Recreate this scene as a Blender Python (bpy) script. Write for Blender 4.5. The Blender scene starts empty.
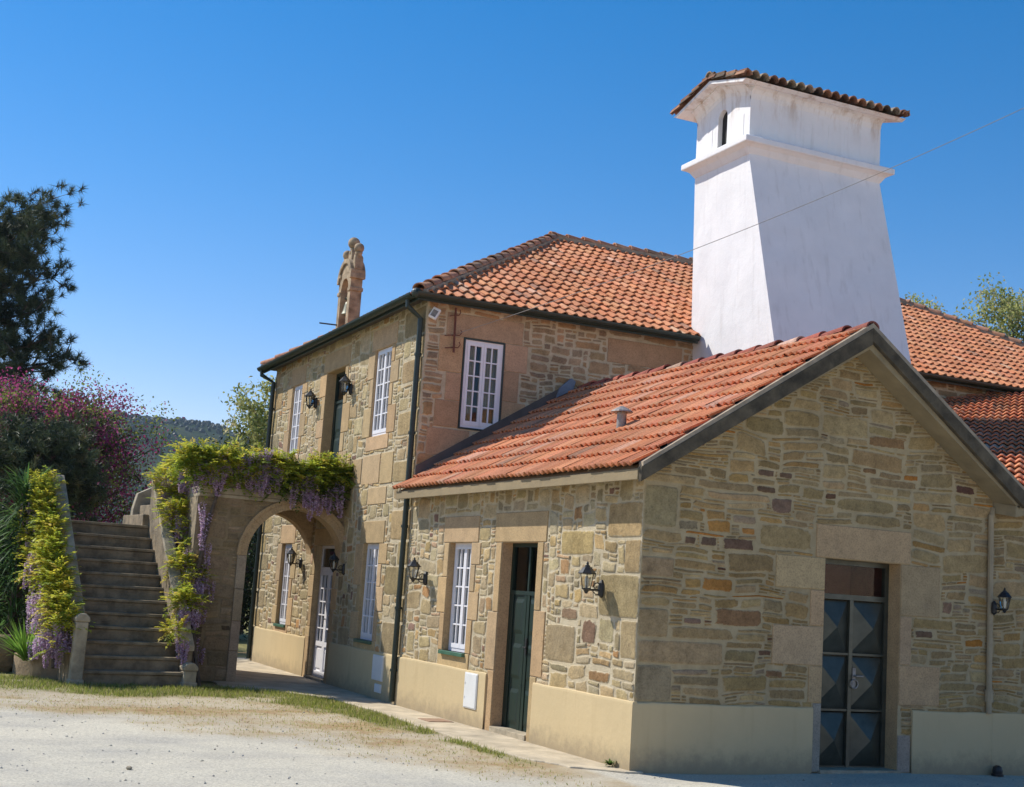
import bpy, bmesh, math, random
from mathutils import Vector, Matrix, noise
V = Vector
sc = bpy.context.scene
C = sc.collection
PI = math.pi
# ---------------------------------------------------------------- camera
F_PX, YAW, PITCH, ROLL = 1338.12, 0.42354, 0.14652, 0.06598
CAM = V((-7.178, -12.335, 1.75))
cy, sy, cp, sp = math.cos(YAW), math.sin(YAW), math.cos(PITCH), math.sin(PITCH)
fwd = V((sy*cp, cy*cp, sp)); right = V((cy, -sy, 0)); up = right.cross(fwd)
r2 = math.cos(ROLL)*right + math.sin(ROLL)*up
u2 = -math.sin(ROLL)*right + math.cos(ROLL)*up
cd = bpy.data.cameras.new('camera'); cam = bpy.data.objects.new('camera', cd); C.objects.link(cam)
M = Matrix((r2, u2, -fwd)).transposed().to_4x4(); M.translation = CAM
cam.matrix_world = M
cd.sensor_width = 36; cd.sensor_fit = 'HORIZONTAL'; cd.lens = F_PX/1024*36; cd.clip_end = 8000; cd.clip_start = .1
sc.camera = cam

def at(px, py, Y):
    "point of the photograph's pixel at the depth plane y = Y"
    d = r2*((px-512)/F_PX) + u2*(-(py-393.5)/F_PX) + fwd
    return CAM + d*((Y-CAM.y)/d.y)
# ---------------------------------------------------------------- sky and sun
SUN = V((-.645, .735, 1)).normalized()
elev = math.asin(SUN.z); azim = math.atan2(SUN.x, SUN.y)
w = bpy.data.worlds.new('World'); sc.world = w; w.use_nodes = True
nt = w.node_tree; nt.nodes.clear()
so = nt.nodes.new('ShaderNodeOutputWorld'); bg = nt.nodes.new('ShaderNodeBackground'); sk = nt.nodes.new('ShaderNodeTexSky')
sk.sky_type = 'NISHITA'; sk.sun_disc = False; sk.sun_elevation = elev; sk.sun_rotation = azim
sk.air_density = 1.0; sk.dust_density = .08; sk.ozone_density = 3.0; sk.altitude = 300
bg.inputs[1].default_value = .106
hs = nt.nodes.new('ShaderNodeHueSaturation'); hs.inputs['Saturation'].default_value = 1.43; hs.inputs['Value'].default_value = 1.3
nt.links.new(sk.outputs[0], hs.inputs['Color']); tm_ = nt.nodes.new('ShaderNodeMix'); tm_.data_type = 'RGBA'; tm_.blend_type = 'MULTIPLY'; tm_.inputs['Factor'].default_value = 1; tm_.inputs[7].default_value = (1.36, .925, .91, 1)   # slight warm white balance of the whole sky
nt.links.new(hs.outputs[0], tm_.inputs[6]); nt.links.new(tm_.outputs[2], bg.inputs[0]); nt.links.new(bg.outputs[0], so.inputs[0])
ld = bpy.data.lights.new('sun', 'SUN'); ld.energy = 5.0; ld.angle = math.radians(.53); ld.color = (1, .955, .87)
lo = bpy.data.objects.new('sun', ld); C.objects.link(lo)
lo.rotation_euler = SUN.to_track_quat('Z', 'Y').to_euler()
vs = sc.view_settings; vs.view_transform = 'Standard'; vs.look = 'None'; vs.gamma = 1; vs.exposure = 0.22; vs.use_curve_mapping = False
sc.cycles.max_bounces = 8; sc.cycles.transparent_max_bounces = 16
sc.cycles.use_denoising = True

# ---------------------------------------------------------------- haze
def add_haze(density):
    me = bpy.data.meshes.new('haze'); a, z0, z1 = 1450, -3.2, 212
    v_ = [(x, y, z) for x in (-a, a) for y in (-a, a) for z in (z0, z1)]
    me.from_pydata(v_, [], [(0, 1, 3, 2), (4, 6, 7, 5), (0, 4, 5, 1), (2, 3, 7, 6), (0, 2, 6, 4), (1, 5, 7, 3)])
    m = bpy.data.materials.new('haze'); m.use_nodes = True; n = m.node_tree; n.nodes.clear()
    o = n.nodes.new('ShaderNodeOutputMaterial'); v = n.nodes.new('ShaderNodeVolumePrincipled')
    v.inputs['Color'].default_value = (.62, .80, 1, 1); v.inputs['Density'].default_value = density; v.inputs['Anisotropy'].default_value = .2
    n.links.new(v.outputs[0], o.inputs['Volume']); me.materials.append(m)
    ob = bpy.data.objects.new('haze', me); C.objects.link(ob); ob['kind'] = 'stuff'; ob['label'] = 'thin blue air haze in front of the far hills'; ob['category'] = 'haze'
add_haze(.00012)
# ---------------------------------------------------------------- materials
def mat(name):
    m = bpy.data.materials.new(name); m.use_nodes = True
    n = m.node_tree; b = n.nodes['Principled BSDF']
    return m, n, b
def N(n, t, **k):
    x = n.nodes.new(t)
    for a, b in k.items(): setattr(x, a, b)
    return x
def noise_tex(n, scale, detail=4, rough=.6, coord=None):
    t = N(n, 'ShaderNodeTexNoise'); t.inputs['Scale'].default_value = scale; t.inputs['Detail'].default_value = detail; t.inputs['Roughness'].default_value = rough
    if coord is None:
        coord = N(n, 'ShaderNodeTexCoord').outputs['Object']
    n.links.new(coord, t.inputs['Vector'])
    return t
def ramp(n, fac, stops):
    r = N(n, 'ShaderNodeValToRGB'); e = r.color_ramp.elements
    while len(e) < len(stops): e.new(.5)
    for i, (p, c) in enumerate(stops):
        e[i].position = p; e[i].color = (c[0], c[1], c[2], 1) if not isinstance(c, (int, float)) else (c, c, c, 1)
    n.links.new(fac, r.inputs[0]); return r
def mix(n, a, b, fac, mode='MIX'):
    x = N(n, 'ShaderNodeMix', data_type='RGBA', blend_type=mode)
    for s, v in (('A', a), ('B', b)):
        i = [q for q in x.inputs if q.name == s and q.type == 'RGBA'][0]
        if isinstance(v, tuple): i.default_value = (*v, 1)
        else: n.links.new(v, i)
    i = [q for q in x.inputs if q.name == 'Factor' and q.type == 'VALUE'][0]
    if isinstance(fac, (int, float)): i.default_value = fac
    else: n.links.new(fac, i)
    return [o for o in x.outputs if o.type == 'RGBA'][0]
def bump(n, b, h, strength=.4, dist=.02):
    x = N(n, 'ShaderNodeBump'); x.inputs['Strength'].default_value = strength; x.inputs['Distance'].default_value = dist
    n.links.new(h, x.inputs['Height']); n.links.new(x.outputs[0], b.inputs['Normal'])

def simple(name, col, rough=.6, var=.15, scale=6, metal=0, bs=0, bscale=40, spec=None):
    m, n, b = mat(name)
    t = noise_tex(n, scale, 5)
    lo_ = tuple(c*(1-var) for c in col); hi = tuple(min(1, c*(1+var)) for c in col)
    r = ramp(n, t.outputs[0], [(.3, lo_), (.7, hi)])
    n.links.new(r.outputs[0], b.inputs['Base Color']); b.inputs['Roughness'].default_value = rough; b.inputs['Metallic'].default_value = metal
    if spec is not None: b.inputs['Specular IOR Level'].default_value = spec
    if bs:
        t2 = noise_tex(n, bscale, 4); bump(n, b, t2.outputs[0], bs, .02)
    return m
def tinted(name, rough=.9, scale=9, lo_=.72, hi=1.22, bs=.5, bscale=45, bdist=.012, spots=True, spec=.25, grime=None):
    "colour of each stone / tile / leaf comes from the mesh attribute 'tint'"
    m, n, b = mat(name)
    a = N(n, 'ShaderNodeAttribute', attribute_name='tint')
    t = noise_tex(n, scale, 6, .65)
    r = ramp(n, t.outputs[0], [(.25, lo_), (.75, hi)])
    c = mix(n, a.outputs['Color'], r.outputs[0], 1.0, 'MULTIPLY')
    if spots:
        t3 = noise_tex(n, 55, 3, .6); r3 = ramp(n, t3.outputs[0], [(.33, .68), (.5, 1.0), (.7, 1.12)])
        c = mix(n, c, r3.outputs[0], .8, 'MULTIPLY')
    if grime:
        t4 = noise_tex(n, grime[1], 5, .7); r4 = ramp(n, t4.outputs[0], [(grime[2], 0), (grime[3], 1)])
        c = mix(n, c, grime[0], r4.outputs[0])
    n.links.new(c, b.inputs['Base Color']); b.inputs['Roughness'].default_value = rough; b.inputs['Specular IOR Level'].default_value = spec
    if bs:
        t2 = noise_tex(n, bscale, 6, .7); bump(n, b, t2.outputs[0], bs, bdist)
    return m
def leafmat(name, trans=.35):
    m, n, b = mat(name)
    a = N(n, 'ShaderNodeAttribute', attribute_name='tint')
    n.links.new(a.outputs['Color'], b.inputs['Base Color']); b.inputs['Roughness'].default_value = .55; b.inputs['Specular IOR Level'].default_value = .3
    tr = N(n, 'ShaderNodeBsdfTranslucent'); n.links.new(a.outputs['Color'], tr.inputs[0])
    ms = N(n, 'ShaderNodeMixShader'); ms.inputs[0].default_value = trans
    n.links.new(b.outputs[0], ms.inputs[1]); n.links.new(tr.outputs[0], ms.inputs[2])
    n.links.new(ms.outputs[0], n.nodes['Material Output'].inputs[0])
    return m

MT = {}
def stone_mat(name, MORTAR):
    m, n, b = mat(name)
    a = N(n, 'ShaderNodeAttribute', attribute_name='tint'); ed = N(n, 'ShaderNodeAttribute', attribute_name='edge')
    t = noise_tex(n, 7, 8, .7); r = ramp(n, t.outputs[0], [(.28, .66), (.5, 1.0), (.72, 1.26)])
    c = mix(n, a.outputs['Color'], r.outputs[0], 1.0, 'MULTIPLY')
    t3 = noise_tex(n, 48, 4, .7); r3 = ramp(n, t3.outputs[0], [(.33, .72), (.5, 1.0), (.7, 1.14)]); c = mix(n, c, r3.outputs[0], .85, 'MULTIPLY')
    t4 = noise_tex(n, 4.5, 6, .75); r4 = ramp(n, t4.outputs[0], [(.60, 0), (.80, .75)]); c = mix(n, c, (.17, .115, .07), r4.outputs[0])
    t5 = noise_tex(n, 16, 6, .75); k = N(n, 'ShaderNodeMath', operation='MULTIPLY_ADD'); k.inputs[1].default_value = 1.5; n.links.new(t5.outputs[0], k.inputs[0]); n.links.new(ed.outputs['Fac'], k.inputs[2])
    rm = ramp(n, k.outputs[0], [(.0, 0), (1, 1)]); rm.color_ramp.elements[0].position = .0
    mr = N(n, 'ShaderNodeMapRange'); mr.interpolation_type = 'SMOOTHSTEP'; mr.inputs['From Min'].default_value = 1.18; mr.inputs['From Max'].default_value = 1.48; n.links.new(k.outputs[0], mr.inputs['Value'])
    n.nodes.remove(rm)
    tm = noise_tex(n, 7, 6, .7); mc = ramp(n, tm.outputs[0], MORTAR)
    c = mix(n, c, mc.outputs[0], mr.outputs[0])
    tl = noise_tex(n, .8, 5, .7); rl = ramp(n, tl.outputs[0], [(.3, (.74, .72, .68)), (.52, (1, 1, 1)), (.75, (1.12, 1.08, 1.0))]); c = mix(n, c, rl.outputs[0], .9, 'MULTIPLY')
    n.links.new(c, b.inputs['Base Color']); b.inputs['Roughness'].default_value = .95; b.inputs['Specular IOR Level'].default_value = .15
    t2 = noise_tex(n, 22, 10, .78); bump(n, b, t2.outputs[0], .95, .028); return m
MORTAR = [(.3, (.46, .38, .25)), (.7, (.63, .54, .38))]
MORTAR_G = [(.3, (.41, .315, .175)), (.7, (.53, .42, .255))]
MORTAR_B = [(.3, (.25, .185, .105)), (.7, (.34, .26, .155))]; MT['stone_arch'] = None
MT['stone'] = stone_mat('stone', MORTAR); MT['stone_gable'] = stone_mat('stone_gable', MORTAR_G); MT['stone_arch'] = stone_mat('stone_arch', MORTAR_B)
MT['dressed'] = tinted('dressed_granite', scale=5, lo_=.8, hi=1.14, bs=.3, bscale=80, bdist=.006, grime=((.20, .15, .10), 2.2, .60, .85))
def mortar_mat(name, MORTAR):
    m, n, b = mat(name)
    t = noise_tex(n, 7, 6, .7); r = ramp(n, t.outputs[0], MORTAR)
    tl = noise_tex(n, .8, 5, .7); rl = ramp(n, tl.outputs[0], [(.3, (.74, .72, .68)), (.52, (1, 1, 1)), (.75, (1.12, 1.08, 1.0))]); c = mix(n, r.outputs[0], rl.outputs[0], .9, 'MULTIPLY')
    n.links.new(c, b.inputs['Base Color']); b.inputs['Roughness'].default_value = .95; b.inputs['Specular IOR Level'].default_value = .2
    t2 = noise_tex(n, 40, 8, .75); bump(n, b, t2.outputs[0], .8, .02); return m
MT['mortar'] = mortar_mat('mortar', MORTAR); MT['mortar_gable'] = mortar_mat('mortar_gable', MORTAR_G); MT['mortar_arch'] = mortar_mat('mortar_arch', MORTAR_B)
def plaster(name, col, dirt, amt=.55, s=1.4, splash=None, stain=None):
    m, n, b = mat(name)
    t = noise_tex(n, s, 6, .65); r = ramp(n, t.outputs[0], [(.3, tuple(c*.92 for c in col)), (.68, col)])
    tc = N(n, 'ShaderNodeTexCoord'); mp = N(n, 'ShaderNodeMapping'); mp.inputs['Scale'].default_value = (9, 9, .9)
    n.links.new(tc.outputs['Object'], mp.inputs[0]); t2 = noise_tex(n, 1, 4, .6, mp.outputs[0])
    r2_ = ramp(n, t2.outputs[0], [(.55, 0), (.85, amt)])
    c = mix(n, r.outputs[0], dirt, r2_.outputs[0])
    sx = N(n, 'ShaderNodeSeparateXYZ'); n.links.new(tc.outputs['Object'], sx.inputs[0])
    def band(z0, z1, col2, k, sc_):
        nonlocal c
        tn = noise_tex(n, sc_, 6, .75); ma = N(n, 'ShaderNodeMath', operation='MULTIPLY_ADD'); ma.inputs[1].default_value = (z1-z0)*1.6; n.links.new(tn.outputs[0], ma.inputs[0]); n.links.new(sx.outputs[2], ma.inputs[2])
        mr = N(n, 'ShaderNodeMapRange'); mr.interpolation_type = 'SMOOTHSTEP'; mr.inputs['From Min'].default_value = z1+(z1-z0)*.9; mr.inputs['From Max'].default_value = z0+(z1-z0)*.7; mr.inputs['To Max'].default_value = k; n.links.new(sx.outputs[2] if False else ma.outputs[0], mr.inputs['Value'])
        c = mix(n, c, col2, mr.outputs[0])
    if splash: band(0, splash[0], splash[1], splash[2], 7)
    if stain:
        mp3 = N(n, 'ShaderNodeMapping'); mp3.inputs['Scale'].default_value = (4.5, 4.5, 1.1); n.links.new(tc.outputs['Object'], mp3.inputs[0]); t6 = noise_tex(n, 1, 6, .7, mp3.outputs[0])
        mr = N(n, 'ShaderNodeMapRange'); mr.interpolation_type = 'SMOOTHSTEP'; mr.inputs['From Min'].default_value = stain[0]; mr.inputs['From Max'].default_value = stain[1]; n.links.new(sx.outputs[2], mr.inputs['Value'])
        r6 = ramp(n, t6.outputs[0], [(.50, 0), (.72, stain[3])]); mu = N(n, 'ShaderNodeMath', operation='MULTIPLY'); n.links.new(mr.outputs[0], mu.inputs[0]); n.links.new(r6.outputs[0], mu.inputs[1])
        c = mix(n, c, stain[2], mu.outputs[0])
    n.links.new(c, b.inputs['Base Color']); b.inputs['Roughness'].default_value = .9; b.inputs['Specular IOR Level'].default_value = .2
    t3 = noise_tex(n, 12, 8, .7); bump(n, b, t3.outputs[0], .25, .02); return m
MT['plinth'] = plaster('plinth_render', (.59, .46, .262), (.42, .30, .16), .4, splash=(.28, (.30, .235, .15), .8))
MT['whitewash'] = plaster('whitewash', (.84, .82, .81), (.52, .49, .46), .5, 2.2, stain=(9.35, 10.0, (.40, .26, .15), .85))
MT['tile'] = tinted('roof_tile', rough=.85, scale=2.2, lo_=.82, hi=1.14, bs=.3, bscale=60, bdist=.005, grime=((.17, .11, .075), 6, .58, .80))
MT['ridge'] = tinted('ridge_tile', rough=.9, scale=10, lo_=.6, hi=1.2, bs=.4, bscale=50, bdist=.008, grime=((.11, .09, .07), 7, .58, .80))
MT['ridge_mortar'] = simple('ridge_mortar', (.34, .27, .19), .95, .3, 6, bs=.5)
MT['concrete'] = simple('weathered_concrete', (.092, .072, .045), .95, .55, 5, bs=.5, bscale=30)
MT['soffit'] = simple('soffit_concrete', (.30, .235, .135), .95, .2, 3, bs=.3, bscale=30)
MT['fascia'] = simple('fascia_concrete', (.27, .205, .115), .95, .12, 3, bs=.3, bscale=30)
MT['white'] = simple('white_paint', (.78, .76, .78), .45, .04, 8)
MT['green'] = simple('green_paint', (.006, .020, .012), .5, .2, 5)
MT['green_sill'] = simple('green_sill_paint', (.06, .14, .09), .4, .2, 5)
MT['pipe'] = simple('dark_green_metal', (.018, .030, .022), .45, .2, 9)
MT['grey_pipe'] = simple('grey_pvc', (.27, .26, .23), .6, .2, 9)
MT['beige_pipe'] = simple('beige_pipe', (.36, .28, .17), .7, .15, 6)
MT['iron'] = simple('black_iron', (.015, .015, .016), .45, .2, 20)
MT['rust'] = simple('rusty_iron', (.13, .045, .028), .85, .35, 18, bs=.3)
MT['door_metal'] = simple('door_metal', (.080, .082, .062), .34, .25, 6, metal=.4)
MT['dark'] = simple('dark_interior', (.02, .018, .016), .9, .1)
MT['room'] = simple('room_lining', (.22, .19, .15), .9, .1)
MT['curtain'] = simple('curtain', (.62, .62, .62), .9, .08, 30)
MT['drape'] = simple('tan_drape', (.42, .33, .17), .9, .15, 30)
MT['zinc'] = simple('zinc', (.30, .27, .24), .55, .3, 14, metal=.4)
MT['flash'] = simple('grey_flashing', (.105, .085, .075), .8, .2, 5)
MT['bronze'] = simple('bell_bronze', (.20, .20, .15), .55, .25, 10, metal=.5)
MT['plastic'] = simple('white_plastic', (.72, .72, .70), .5, .05, 5)
MT['step'] = simple('stair_granite', (.24, .185, .115), .95, .5, 4.5, bs=.6, bscale=28)
MT['coping'] = simple('coping_granite', (.37, .31, .215), .95, .35, 5, bs=.5, bscale=35)
MT['bell_stone'] = simple('bell_gable_stone', (.35, .262, .165), .95, .45, 7, bs=.8, bscale=30)
MT['planter'] = simple('planter_stone', (.31, .22, .13), .95, .35, 5, bs=.5, bscale=30)
MT['soil'] = simple('soil', (.07, .05, .035), 1, .3, 14, bs=.6)
MT['bark'] = simple('bark', (.10, .075, .055), .95, .4, 12, bs=.8, bscale=20)
MT['leaf'] = leafmat('leaf', .52)
MT['petal'] = leafmat('petal', .4)
MT['needle'] = leafmat('needle', .22)
def glassmat(name, tint=(.9, .95, .93), refl=1.0):
    m, n, b = mat(name)
    tr = N(n, 'ShaderNodeBsdfTransparent'); tr.inputs[0].default_value = (*tint, 1)
    gl = N(n, 'ShaderNodeBsdfGlossy'); gl.inputs['Roughness'].default_value = .02
    fr = N(n, 'ShaderNodeFresnel'); fr.inputs[0].default_value = 1.5
    mx = N(n, 'ShaderNodeMath', operation='MULTIPLY'); mx.inputs[1].default_value = refl; n.links.new(fr.outputs[0], mx.inputs[0]); mx.use_clamp = True
    ms = N(n, 'ShaderNodeMixShader'); n.links.new(mx.outputs[0], ms.inputs[0]); n.links.new(tr.outputs[0], ms.inputs[1]); n.links.new(gl.outputs[0], ms.inputs[2])
    n.links.new(ms.outputs[0], n.nodes['Material Output'].inputs[0]); return m
MT['glass'] = glassmat('window_glass', refl=1.3)
MT['dim_glass'] = glassmat('transom_glass', refl=.6)
MT['lamp_glass'] = glassmat('lamp_glass', (.95, .95, .9), 1.5)

# ---------------------------------------------------------------- mesh building
class MB:
    def __init__(s, xf=None): s.v = []; s.f = []; s.m = []; s.c = []; s.xf = xf; s.e = {}
    def add(s, vs_, fs, m=0, col=(1, 1, 1)):
        o = len(s.v)
        if s.xf: vs_ = [s.xf(V(p)) for p in vs_]
        s.v.extend([tuple(p) for p in vs_]); 
        for f in fs: s.f.append([i+o for i in f]); s.m.append(m); s.c.append(col)
    def box(s, a, b, m=0, col=(1, 1, 1), bev=0):
        x0, y0, z0 = [min(a[i], b[i]) for i in range(3)]; x1, y1, z1 = [max(a[i], b[i]) for i in range(3)]
        s.boxf(lambda u, v_, q: V((x0+(x1-x0)*u, y0+(y1-y0)*v_, z0+(z1-z0)*q)), m, col)
    def boxf(s, fn, m=0, col=(1, 1, 1)):
        vs_ = [fn(i, j, k) for i in (0, 1) for j in (0, 1) for k in (0, 1)]
        s.add(vs_, [(0, 1, 3, 2), (4, 6, 7, 5), (0, 4, 5, 1), (2, 3, 7, 6), (0, 2, 6, 4), (1, 5, 7, 3)], m, col)
    def prism(s, prof, depth, fn, m=0, col=(1, 1, 1)):
        "closed profile of (a,b) extruded from d=0 to depth; fn(a,b,d)->point"
        n = len(prof); vs_ = [fn(a, b, 0) for a, b in prof]+[fn(a, b, depth) for a, b in prof]
        fs = [tuple(range(n))[::-1], tuple(range(n, 2*n))]+[(i, (i+1) % n, n+(i+1) % n, n+i) for i in range(n)]
        s.add(vs_, fs, m, col)
    def tube(s, pts, r, n=8, m=0, col=(1, 1, 1), cap=True):
        pts = [V(p) for p in pts]; rs = r if isinstance(r, (list, tuple)) else [r]*len(pts)
        ring = []; prev = None
        for i, p in enumerate(pts):
            t = (pts[min(i+1, len(pts)-1)]-pts[max(i-1, 0)]).normalized()
            a = prev if prev is not None else (V((0, 0, 1)) if abs(t.z) < .9 else V((1, 0, 0)))
            x = (a-t*a.dot(t)).normalized(); prev = x; y = t.cross(x)
            ring += [p+(x*math.cos(2*PI*k/n)+y*math.sin(2*PI*k/n))*rs[i] for k in range(n)]
        fs = [(i*n+k, i*n+(k+1) % n, (i+1)*n+(k+1) % n, (i+1)*n+k) for i in range(len(pts)-1) for k in range(n)]
        if cap: fs += [tuple(range(n))[::-1], tuple(range((len(pts)-1)*n, len(pts)*n))]
        s.add(ring, fs, m, col)
    def lathe(s, prof, c, n=12, m=0, col=(1, 1, 1), axis=None):
        c = V(c); vs_ = []
        for r, z in prof:
            vs_ += [c+V((r*math.cos(2*PI*k/n), r*math.sin(2*PI*k/n), z)) for k in range(n)]
        fs = [(i*n+k, i*n+(k+1) % n, (i+1)*n+(k+1) % n, (i+1)*n+k) for i in range(len(prof)-1) for k in range(n)]
        fs += [tuple(range(n))[::-1], tuple(range((len(prof)-1)*n, len(prof)*n))]
        s.add(vs_, fs, m, col)
    def ball(s, c, r, m=0, n=12, col=(1, 1, 1)):
        s.lathe([(max(.001, r*math.sin(PI*i/8)), -r*math.cos(PI*i/8)) for i in range(9)], c, n, m, col)
    def build(s, name, mats, parent=None, smooth=False, bevel=0):
        me = bpy.data.meshes.new(name); me.from_pydata(s.v, [], s.f)
        if not isinstance(mats, (list, tuple)): mats = [mats]
        for q in mats: me.materials.append(q)
        me.polygons.foreach_set('material_index', s.m)
        a = me.attributes.new('tint', 'FLOAT_COLOR', 'FACE')
        fl = []
        for q in s.c: fl += [q[0], q[1], q[2], 1]
        a.data.foreach_set('color', fl)
        if s.e:
            ea = me.attributes.new('edge', 'FLOAT', 'POINT'); ea.data.foreach_set('value', [s.e.get(i, 0.0) for i in range(len(s.v))])
        if smooth: me.polygons.foreach_set('use_smooth', [True]*len(me.polygons))
        me.update()
        o = bpy.data.objects.new(name, me); C.objects.link(o)
        if parent:
            o.parent = parent
            if parent.name in BASES: o.matrix_parent_inverse = Matrix.Translation(-BASES[parent.name])
            elif parent.parent and parent.parent.name in BASES: pass
        if bevel:
            md = o.modifiers.new('bevel', 'BEVEL'); md.width = bevel; md.segments = 2; md.limit_method = 'ANGLE'; md.angle_limit = math.radians(40)
        return o
BASES = {}
def thing(name, label, cat, loc=(0, 0, 0), group=None):
    o = bpy.data.objects.new(name, None); C.objects.link(o); o.location = loc; o.empty_display_size = .2
    BASES[o.name] = V(loc); o['label'] = label; o['category'] = cat
    if group: o['group'] = group
    return o
def tag(o, label, cat, group=None):
    o['label'] = label; o['category'] = cat
    if group: o['group'] = group
    return o
def kind(o, k): o['kind'] = k; return o

class Fr:
    "wall frame: u to the right seen from outside, z up, d outwards"
    def __init__(s, o, U, n): s.o = V(o); s.U = V(U); s.n = V(n)
    def p(s, u, z, d=0): return s.o+s.U*u+s.n*d+V((0, 0, z))
    def box(s, mb, u0, u1, z0, z1, d0, d1, m=0, col=(1, 1, 1)):
        mb.boxf(lambda i, j, k: s.p(u0+(u1-u0)*i, z0+(z1-z0)*k, d1+(d0-d1)*j), m, col)
SH = .0358
FX = -.229
FAC = Fr((FX, 0, 0), (0, -1, 0), (-1, 0, 0))            # house front, u = -y
ANX = Fr((0, 0, 0), (SH, -1, 0), V((-1, -SH, 0)).normalized())   # annex side wall, u = -y
GAB = Fr((0, 0, 0), (1, 0, 0), (0, -1, 0))               # gable wall, u = x
TAL = Fr((0, 6.4, 0), (1, 0, 0), (0, -1, 0))             # house side wall, u = x

def jit(c, a, R): 
    k = 1+R.uniform(-a, a); return (c[0]*k*(1+R.uniform(-.05, .05)), c[1]*k, c[2]*k*(1+R.uniform(-.07, .07)))
PAL_F = [((.47, .355, .195), 7), ((.41, .325, .19), 5), ((.51, .41, .245), 5), ((.48, .335, .16), 3), ((.35, .28, .175), 2.2), ((.45, .26, .12), .9), ((.25, .15, .11), .6), ((.46, .32, .20), 2)]
PAL_G = [((.41, .28, .125), 7), ((.345, .245, .12), 6), ((.46, .325, .16), 4), ((.43, .265, .10), 2.4), ((.33, .25, .15), 2), ((.46, .195, .045), .45), ((.13, .065, .045), .8), ((.20, .11, .065), .7)]  # gable stones darker and warmer: part of the wall's shade is in these colours
PAL_T = [((.41, .285, .165), 6), ((.37, .265, .16), 5), ((.43, .27, .14), 3), ((.34, .25, .16), 3), ((.17, .10, .07), .6)]  # side wall stones, with orange light bounced off the annex roof mixed in
DRESS = (.47, .325, .175)
ROUGH = [(.42, .305, .15), (.38, .285, .15), (.36, .28, .16), (.45, .325, .17)]
def pick(pal, R):
    t = sum(p[1] for p in pal)*R.random()
    for c, wt in pal:
        t -= wt
        if t <= 0: return c
    return pal[0][0]

def stone(mb, fr, u0, u1, z0, z1, col, R, proud=.012, gap=.012, rnd=.3, n=12, warp=None, sq=None):
    "one rough stone; its rim carries edge = 1, where mortar is smeared over it"
    cu, cz = (u0+u1)/2, (z0+z1)/2; a, b = (u1-u0)/2-gap, (z1-z0)/2-gap
    if a < .008 or b < .008: return
    e = sq or R.uniform(.16, .42)
    pts = []; j = min(a, b); kx, kz = R.uniform(-.22, .22), R.uniform(-.12, .12)
    for k in range(n):
        t = 2*PI*(k+.5)/n; c_, s_ = math.cos(t), math.sin(t)
        x = math.copysign(abs(c_)**e, c_); z = math.copysign(abs(s_)**e, s_)
        pts.append((a*x*(1-.12*rnd*R.random()*2)+kx*j*z*rnd+R.uniform(-1, 1)*rnd*j*.26, b*z+kz*x*j*rnd+R.uniform(-1, 1)*rnd*j*.26))
    tilt = (R.uniform(-.004, .004)/max(a, .05), R.uniform(-.004, .004)/max(b, .05))
    vs_ = []; base = len(mb.v); rw = min(.05, j*.8)
    for ri, (ins, d, ed) in enumerate(((0, -.004, 1), (rw*.22, proud*.5, .62), (rw*.5, proud*.9, .3), (rw, proud, 0))):
        for x, z in pts:
            fx = max(0, 1-ins/max(a, .01)); fz = max(0, 1-ins/max(b, .01))
            X, Z = x*fx, z*fz
            wu, wz = warp(cu+X, cz+Z) if warp else (0, 0)
            mb.e[len(mb.v)+len(vs_)] = ed
            vs_.append(fr.p(cu+X+wu, cz+Z+wz, d+(tilt[0]*X+tilt[1]*Z if d > 0 else 0)))
    wu, wz = warp(cu, cz) if warp else (0, 0)
    vs_.append(fr.p(cu+wu, cz+wz, proud*1.05))
    fs = []
    for r in range(3):
        for k in range(n): fs.append((r*n+k, r*n+(k+1) % n, (r+1)*n+(k+1) % n, (r+1)*n+k))
    for k in range(n): fs.append((3*n+k, 3*n+(k+1) % n, 4*n))
    mb.add(vs_, fs, 1, col)

def block(mb, fr, u0, u1, z0, z1, R, col=DRESS, proud=.012, gap=.005):
    "dressed granite block, or a big rough quoin"
    if len(col) == 4:      # a single odd-coloured rubble stone
        stone(mb, fr, u0, u1, z0, z1, jit(col[:3], .1, R), R, .011, .004, .5, 14, None, .3); return
    if col == 'rough':
        stone(mb, fr, u0-.012, u1+.012, z0, z1, jit(ROUGH[R.randint(0, 3)], .13, R), R, .012, .008, .10, 22, None, .16); return
    b = .006
    vs_ = []
    for ins, d in ((0, -.004), (0, proud*.6), (b, proud*1.12)):
        for x, z in ((u0+gap+ins, z0+gap+ins), (u1-gap-ins, z0+gap+ins), (u1-gap-ins, z1-gap-ins), (u0+gap+ins, z1-gap-ins)):
            vs_.append(fr.p(x, z, d))
    fs = [(r*4+k, r*4+(k+1) % 4, r*4+4+(k+1) % 4, r*4+4+k) for r in (0, 1) for k in range(4)]+[(8, 9, 10, 11)]
    mb.add(vs_, fs, 2, jit(col, .12, R))

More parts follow.
